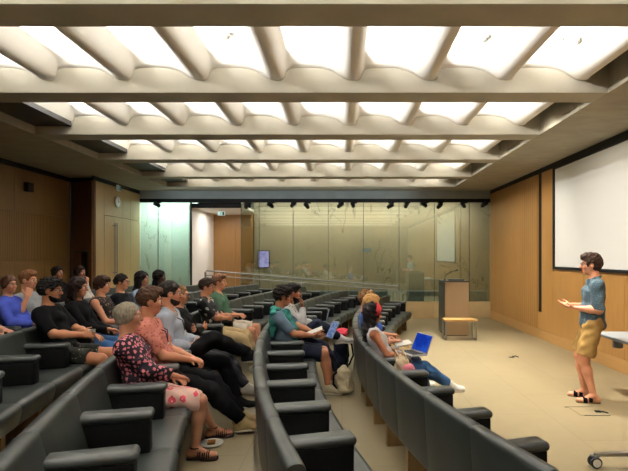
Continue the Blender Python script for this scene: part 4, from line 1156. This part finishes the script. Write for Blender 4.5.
# fifth row
sit(4, .035, 'smiling woman in blue cardigan with pinned back brown hair', fem=True, skin=SK_L, hair='updo', haircol=(70, 46, 34), top=top(cloth((62, 76, 158)), 1.95, loose=.008), bottom=leg(cloth((120, 118, 116))), shoe=sneak(black_shoe), smile=True, size=.97, yaw=-22, handL=(.34, .03, .66), handR=(.34, -.05, .67), h=.0075)
sit(4, .0, dth=.012, label='young man in grey tee with short ginger brown hair', skin=SK_L, hair='quiff', haircol=(120, 82, 56), top=top(cloth((136, 138, 140)), .85, loose=.014), bottom=leg(navy), shoe=sneak(white_shoe), size=1.02, yaw=-8, handR=(.18, -.30, .98), elbowR=(.1, -.5, -.9), dirR=(.1, .3, .95), palmR=(-.5, .6, 0), curlR=50, smile=True, h=.0075)
sit(4, .069, 'person in grey shorts at left edge, only knees in view', skin=(206, 146, 124), hair='short', haircol=(60, 44, 34), top=top(cloth((110, 112, 116)), .9), bottom=leg(cloth((116, 118, 120)), 'shorts', .78, loose=.02), shoe=sneak(white_shoe), size=1.0, handL=(.28, .10, .66), handR=(.26, -.16, .67), h=.009)
# last row
sit(5, -.104, dth=-.012, label='person in black with dark hair, left of the two rearmost sitters', fem=True, skin=SK_L, hair='updo', haircol=(28, 22, 20), top=top(blackc, 1.9), bottom=leg(blackc), shoe=sneak(black_shoe), size=1.02, yaw=-10, h=.009)
sit(5, -.136, dth=-.012, label='woman in white top with dark hair, right of the two rearmost sitters', fem=True, skin=SK_L, hair='long', haircol=(40, 28, 24), top=top(cloth((204, 200, 194)), 1.2), bottom=leg(blackc), shoe=sneak(black_shoe), size=1.0, yaw=-8, handR=(.22, -.10, .98), elbowR=(.1, -.5, -.9), dirR=(0, .2, 1), palmR=(-1, .2, 0), curlR=50, h=.009)

# the standing speaker
build_person('standing man in dotted denim shirt and khaki shorts, both palms raised before him',
    dict(loc=(3.0, 5.75, 0), rz=math.pi-.36, pelvis=(0, 0, .945), lean=0, lean2=7, neck=-12, size=1.0, skin=(200, 140, 108), hair='wavy', haircol=(58, 42, 34), glasses=True, pitch=2, yaw=6,
         handL=(.20, .13, 1.115), handR=(.22, -.13, 1.125), elbowL=(-.9, .35, -.6), elbowR=(-.9, -.35, -.6), dirL=(.97, -.1, .12), dirR=(.97, .12, .16), palmL=(.1, -.35, 1), palmR=(.1, .35, 1), curlL=22, curlR=18,
         footL=(.0, .10, .085), footR=(.07, -.11, .085), kneeL=(1, .1, 0), kneeR=(1, -.1, 0), toeL=(1, .18, 0), toeR=(1, -.12, 0),
         top=dict(mat=M['denim_dot'], sleeve=.95, collar=True, loose=.014, inf=.012, hem=-.12, hemtilt=.0, rip=.007), bottom=leg(cloth((146, 116, 68)), 'shorts', .88, loose=.030, inf=.016), shoe=dict(kind='slide', mat=cloth((112, 82, 54), .7), strap=blackc)), .006)

# ------------------------------------------------------------------ things held or lying about
def place(o, Mx): o.matrix_world = Mx; return o
def laptop(label, Mx, lid, screen, w=.31, dp=.215, base=None):
    """Mx: on the lap, +x away from the user, hinge at +x"""
    e = empty('laptop', (0, 0, 0)); tag(e, label, 'laptop'); e.matrix_world = Mx
    b = MB(); b.box(-dp/2, dp/2, -w/2, w/2, 0, .016, .005); b.build('keyboard_base', M['laptop'], e)
    b = MB(); b.box(-.06, .085, -w/2+.02, w/2-.02, .0155, .018)
    for r in range(5):
        for q in range(12): b.box(-.055+.028*r, -.032+.028*r, -w/2+.026+.0217*q, -w/2+.044+.0217*q, .018, .0195)
    b.build('keys', M['rubber'], e)
    hin = Matrix.Translation((dp/2-.004, 0, .016)) @ Matrix.Rotation(lid, 4, 'Y')
    b = MB(); b.box(-.004, .004, -w/2, w/2, 0, dp, .003, hin); ld = b.build('lid', M['laptop'], e)
    b = MB(); b.box(-.0055, -.0038, -w/2+.012, w/2-.012, .012, dp-.012, 0, hin); b.build('display', screen, ld)
    return e
M['laptop'] = mat_plain('laptop_grey', rgb(150, 152, 156), .4, .5, .04, 10, .02, metal=.3)
t = NT('blue_display'); e_ = t.n('ShaderNodeEmission'); e_.inputs[1].default_value = 1.0
v_ = t.coord((1, 1, 1)); t.l(t.ramp(t.noise(v_, 9, 1), [(.4, rgb(24, 58, 170)), (.66, rgb(44, 88, 200)), (.85, rgb(90, 130, 220))]), e_.inputs[0]); t.l(e_.outputs[0], t.out.inputs[0]); M['blue'] = t.m
t = NT('pale_display'); e_ = t.n('ShaderNodeEmission'); e_.inputs[1].default_value = .8
t.l(t.ramp(t.noise(t.coord((1, 1, 1)), 30, 2), [(.45, rgb(96, 124, 176)), (.6, rgb(150, 168, 204))]), e_.inputs[0]); t.l(e_.outputs[0], t.out.inputs[0]); M['pale'] = t.m
TR = Matrix.Translation; RO = Matrix.Rotation
laptop('open laptop with bright blue display on lap of woman in headband', f_a1 @ TR((.25, -.02, .655)) @ RO(R_(20), 4, 'Z') @ RO(R_(2), 4, 'Y'), R_(22), M['blue'])
laptop('grey laptop on lap of the bearded man with pale sleeves', f_b2 @ TR((.34, .06, .70)) @ RO(R_(0), 4, 'Z') @ RO(R_(-6), 4, 'Y'), R_(18), M['pale'], .29, .20)
# notebook
def notebook(label, Mx, w=.2, l=.27):
    e = empty('notebook', (0, 0, 0)); tag(e, label, 'notebook'); e.matrix_world = Mx
    b = MB(); b.box(-w/2, w/2, -l/2, l/2, 0, .004, 0); b.build('cover', M['grey_edge'], e)
    b = MB(); b.box(-w/2+.004, w/2-.004, -l/2+.004, l/2-.004, .004, .016, .003); b.build('pages', M['white'], e); return e
notebook('open white notebook on lap beyond the woman in headband', f_a2 @ TR((.27, -.05, .665)) @ RO(R_(-10), 4, 'Y'))
sh_ = MB(); sh_.box(-.10, .10, -.07, .07, 0, .002)
p_ = sh_.build('paper_sheet', M['white']); p_.matrix_world = f_b1 @ TR((.30, -.02, .745)) @ RO(R_(-22), 4, 'Y') @ RO(R_(8), 4, 'X'); tag(p_, 'white sheet of paper held by man with teal sweater', 'paper')
tbm = empty('tablet', (0, 0, 0)); tag(tbm, 'tablet with pale blue display held by man with teal sweater', 'tablet'); tbm.matrix_world = f_b1 @ TR((.47, -.07, .665)) @ RO(R_(30), 4, 'Z') @ RO(R_(30), 4, 'Y')
b = MB(); b.box(-.004, .004, -.075, .075, 0, .22, .003); b.build('case', M['laptop'], tbm); b = MB(); b.box(-.0055, -.0035, -.067, .067, .01, .21); b.build('display', M['pale'], tbm)
# cup
cu = empty('cup', (0, 0, 0)); tag(cu, 'small white cup in hand of the bearded man in black tee', 'cup')
wc = Jd1['wrR']+Jd1['hdR']*.085+Jd1['hnR']*.038; cu.matrix_world = f_d1 @ TR((wc[0], wc[1], wc[2]-.035))
b = MB(); b.lathe([(.024, 0), (.027, .002), (.034, .08), (.0355, .083), (.032, .081), (.025, .006), (.001, .005)], 20); b.build('body', M['white_plastic'], cu)

def bag(label, kind, Mx, size, mat, pocket, strapm, extra=None, cat='bag'):
    a, w, hgt = size; e = empty(kind, (0, 0, 0)); tag(e, label, cat); e.matrix_world = Mx
    S = SDF(); S.etube((0, 0, .07), (0.0, 0, hgt-.10), (w/2, a/2), (w/2*.86, a/2*.72), k=.05); S.ell((0, 0, .06), (a/2, w/2, .06), k=.05); S.ell((.01, 0, hgt-.08), (a*.36, w*.40, .08), k=.05); S.ripple(.010, 36, seed=int(w*1000)); 
    link('body', S.mesh('bag', .008), mat, e)
    S = SDF(); S.etube((a*.42, 0, .06), (a*.38, 0, hgt*.5), (w*.36, a*.20), (w*.34, a*.14), k=.03); S.ripple(.006, 40, seed=2); link('front_pocket', S.mesh('pocket', .008), pocket, e)
    for sg in (1, -1):
        b = MB(); b.tube([(-a*.30, sg*w*.2, hgt-.06), (-a*.62, sg*w*.26, hgt*.72), (-a*.74, sg*w*.30, hgt*.42), (-a*.45, sg*w*.34, .06)], .013, 6); b.build('shoulder_strap', strapm, e)
    b = MB(); b.tube([(-.01, -.05, hgt-.02), (-.02, -.04, hgt+.035), (-.02, .04, hgt+.035), (-.01, .05, hgt-.02)], .009, 6); b.build('handle', strapm, e)
    return e
R1, s1 = ROWS[1][:2]
def rowpt(R, th, z): return TR((CX-R*math.cos(th), CY-R*math.sin(th), z))
cream = cloth((196, 184, 154)); 
bag('cream backpack slumped on floor by feet of man with teal sweater', 'backpack', rowpt(13.66, .058, .10) @ RO(R_(-30), 4, 'Z') @ RO(R_(-14), 4, 'Y'), (.16, .24, .33), cream, cream, blackc, cat='backpack')
bag('dark navy backpack standing on floor behind the front row', 'backpack', rowpt(13.74, -.03, .095) @ RO(R_(160), 4, 'Z') @ RO(R_(8), 4, 'X'), (.22, .34, .50), navy, blackc, blackc, cat='backpack')
x = SDF(); x.ell((0, 0, .03), (.12, .10, .05)); x.ell((.05, .05, .05), (.07, .06, .04)); x.ell((-.05, -.02, .055), (.06, .08, .035)); x.ripple(.012, 44, seed=9)
rc = link('scarf', x.mesh('scarf', .008), cloth((168, 52, 66))); rc.matrix_world = rowpt(13.74, -.03, .60) @ TR((0, 0, -.01)); tag(rc, 'crumpled red scarf lying on top of the navy backpack', 'scarf')
# tote and pouch on the front row
R0 = ROWS[0][0]
S = SDF(); S.etube((0, 0, .05), (.02, 0, .22), (.15, .07), (.13, .045), k=.05); S.ell((.0, 0, .05), (.09, .16, .05), k=.04); S.ell((-.02, -.07, .20), (.05, .07, .045), k=.03); S.ripple(.012, 34, seed=6)
tt = empty('tote_bag', (0, 0, 0)); tag(tt, 'cream canvas tote bag on seat beside woman in headband', 'tote bag'); tt.matrix_world = rowpt(R0-.34, .1275, .445) @ RO(.13, 4, 'Z') @ Matrix.Diagonal((1.0, .8, 1.12, 1))
link('body', S.mesh('tote', .008), cloth((214, 198, 168)), tt)
for q in (-.03, .045):
    b = MB(); b.tube([(q, -.09, .20), (q-.01, -.08, .27), (q-.02, .0, .30), (q-.01, .08, .26), (q, .09, .20)], .008, 6); b.build('strap', cloth((202, 186, 154)), tt)
S = SDF(); S.ell((0, 0, .055), (.055, .11, .055), k=.02); S.etube((0, -.08, .05), (0, .08, .05), (.05, .045), (.05, .045), side=(1, 0, 0)); S.ripple(.003, 40)
pc = empty('pouch', (0, 0, 0)); tag(pc, 'pink zip pouch lying against the cream tote bag', 'pouch'); pc.matrix_world = rowpt(R0-.36, .1425, .585) @ RO(.13, 4, 'Z') @ RO(R_(82), 4, 'X')
link('body', S.mesh('pouch', .007), cloth((222, 132, 148)), pc)
b = MB(); b.tube([(0, -.09, .10), (0, 0, .112), (0, .09, .10)], .004, 5); b.build('zip', M['steel'], pc)
# plate with cake
pl = empty('plate', (0, 0, 0)); pl.matrix_world = TR((-1.08, 3.97, .171)); tag(pl, 'small white plate with dark rim on floor by sandals', 'plate')
b = MB(); b.lathe([(.055, 0), (.06, .002), (.095, .014), (.098, .016), (.094, .017), (.058, .006), (.001, .005)], 28); b.build('dish', M['white_plastic'], pl)
pl['label'] = 'small round white plate on floor between the sandalled feet'
ckb = MB(); ckb.box(-.032, .032, -.026, .026, 0, .028, .006); ca = ckb.build('cake_slice', mat_plain('brown_cake', rgb(122, 84, 44), .8, .2, .2, 60, .5)); ca.matrix_world = TR((-1.08, 3.97, .1775)) @ RO(.2, 4, 'Z'); tag(ca, 'square brown piece of cake on the white plate', 'cake')
# ------------------------------------------------------------------ light
def area(name, loc, rot, sx, sy, power, c=(1, .95, .86), spread=180):
    L = bpy.data.lights.new(name, 'AREA'); L.shape = 'RECTANGLE'; L.size = sx; L.size_y = sy; L.energy = power; L.color = c
    L.spread = R_(spread)
    o = bpy.data.objects.new(name, L); COL.objects.link(o); o.location = loc; o.rotation_euler = rot; return o
def spot(name, loc, target, power, ang, blend=.6, c=(1, .93, .8), rad=.08):
    L = bpy.data.lights.new(name, 'SPOT'); L.energy = power; L.spot_size = R_(ang); L.spot_blend = blend; L.color = c; L.shadow_soft_size = rad
    o = bpy.data.objects.new(name, L); COL.objects.link(o); o.location = loc
    o.rotation_euler = (Vector(target)-Vector(loc)).to_track_quat('-Z', 'Y').to_euler(); return o
for i, (fa, fb) in enumerate(zip(FAR[:-1], FAR[1:])):
    # concealed strip lamps: one in the pocket beside each rib, washing the vault next to it
    ln = fb-BW-fa
    for k in range(-5, 3):
        xk = .145+.855*k
        area('cove_lamp', (xk+.135, fa+ln/2-.06, ZC+.135+.215), (R_(0), R_(-(90+32)), 0), .05, ln-.25, 25*ln/1.5, (1, .975, .94), 165)
# downlights over the stage
for (x, y, tx, ty, p) in ((2.42, 10.2, 2.5, 9.6, 380), (2.42, 8.4, 2.3, 8.2, 400), (2.42, 6.55, 2.7, 6.2, 400), (2.42, 4.72, 2.4, 4.8, 240), (1.6, 8.4, .9, 7.2, 260)):
    spot('stage_downlight', (x, y, 3.62), (tx, ty, 0), p*2.7, 66, 1.0)
for (x, y, tx, ty, tz, p) in ((2.42, 6.55, XR, 7.6, 2.3, 110), (2.42, 8.4, XR, 10.3, 1.6, 130), (2.42, 4.72, XR, 5.4, 1.6, 120)):
    spot('wall_fill', (x, y, 3.62), (tx, ty, tz), p, 85, 1.0)  # extra spots added at the downlights to brighten the oak wall and screen
# lamps behind the glass: warm wash over the stone, daylight in the left recess, corridor lamp
area('stone_wash', (.7, 14.3, 3.3), (R_(28), 0, 0), 6.4, .2, 140, (1, .92, .82))
for px_ in (246.7, 293, 340, 390, 424, 463):
    x_ = (px_-342)*YF/480; spot('track_lamp', (x_, YF-.10, 3.12), (x_+.15, 15.0, 2.1), 60, 50, .9, (1, .9, .76), .04)
area('recess_daylight', (-5.2, 13.75, 3.4), (R_(20), 0, 0), 1.4, .3, 92, (.72, .95, 1))
area('corridor_lamp', (-3.5, 14.6, 3.05), (0, 0, 0), .9, .5, 38, (1, .92, .84))
area('header_fill', (-1.5, YF-.6, 3.50), (R_(78), 0, 0), 7.0, .05, 9, (.8, .95, 1))  # added lamp without a fixture, brightens the header above the glass
w = bpy.data.worlds.new('world'); SC.world = w; w.use_nodes = True
w.node_tree.nodes['Background'].inputs[0].default_value = (.02, .02, .02, 1); w.node_tree.nodes['Background'].inputs[1].default_value = .3

# ------------------------------------------------------------------ camera
cam = bpy.data.cameras.new('camera'); cam.sensor_width = 36; cam.sensor_fit = 'HORIZONTAL'
cam.lens = 36*480/628
cam.shift_x = -(342-314)/628; cam.shift_y = (256-235.5)/628
cam.clip_start = .05
co = bpy.data.objects.new('camera', cam); COL.objects.link(co)
co.location = (0, 0, EYE); co.rotation_euler = (R_(90), 0, 0)
SC.camera = co
SC.view_settings.view_transform = 'Standard'; SC.view_settings.look = 'None'
SC.view_settings.gamma = 1; SC.view_settings.use_curve_mapping = False
SC.view_settings.exposure = -0.3
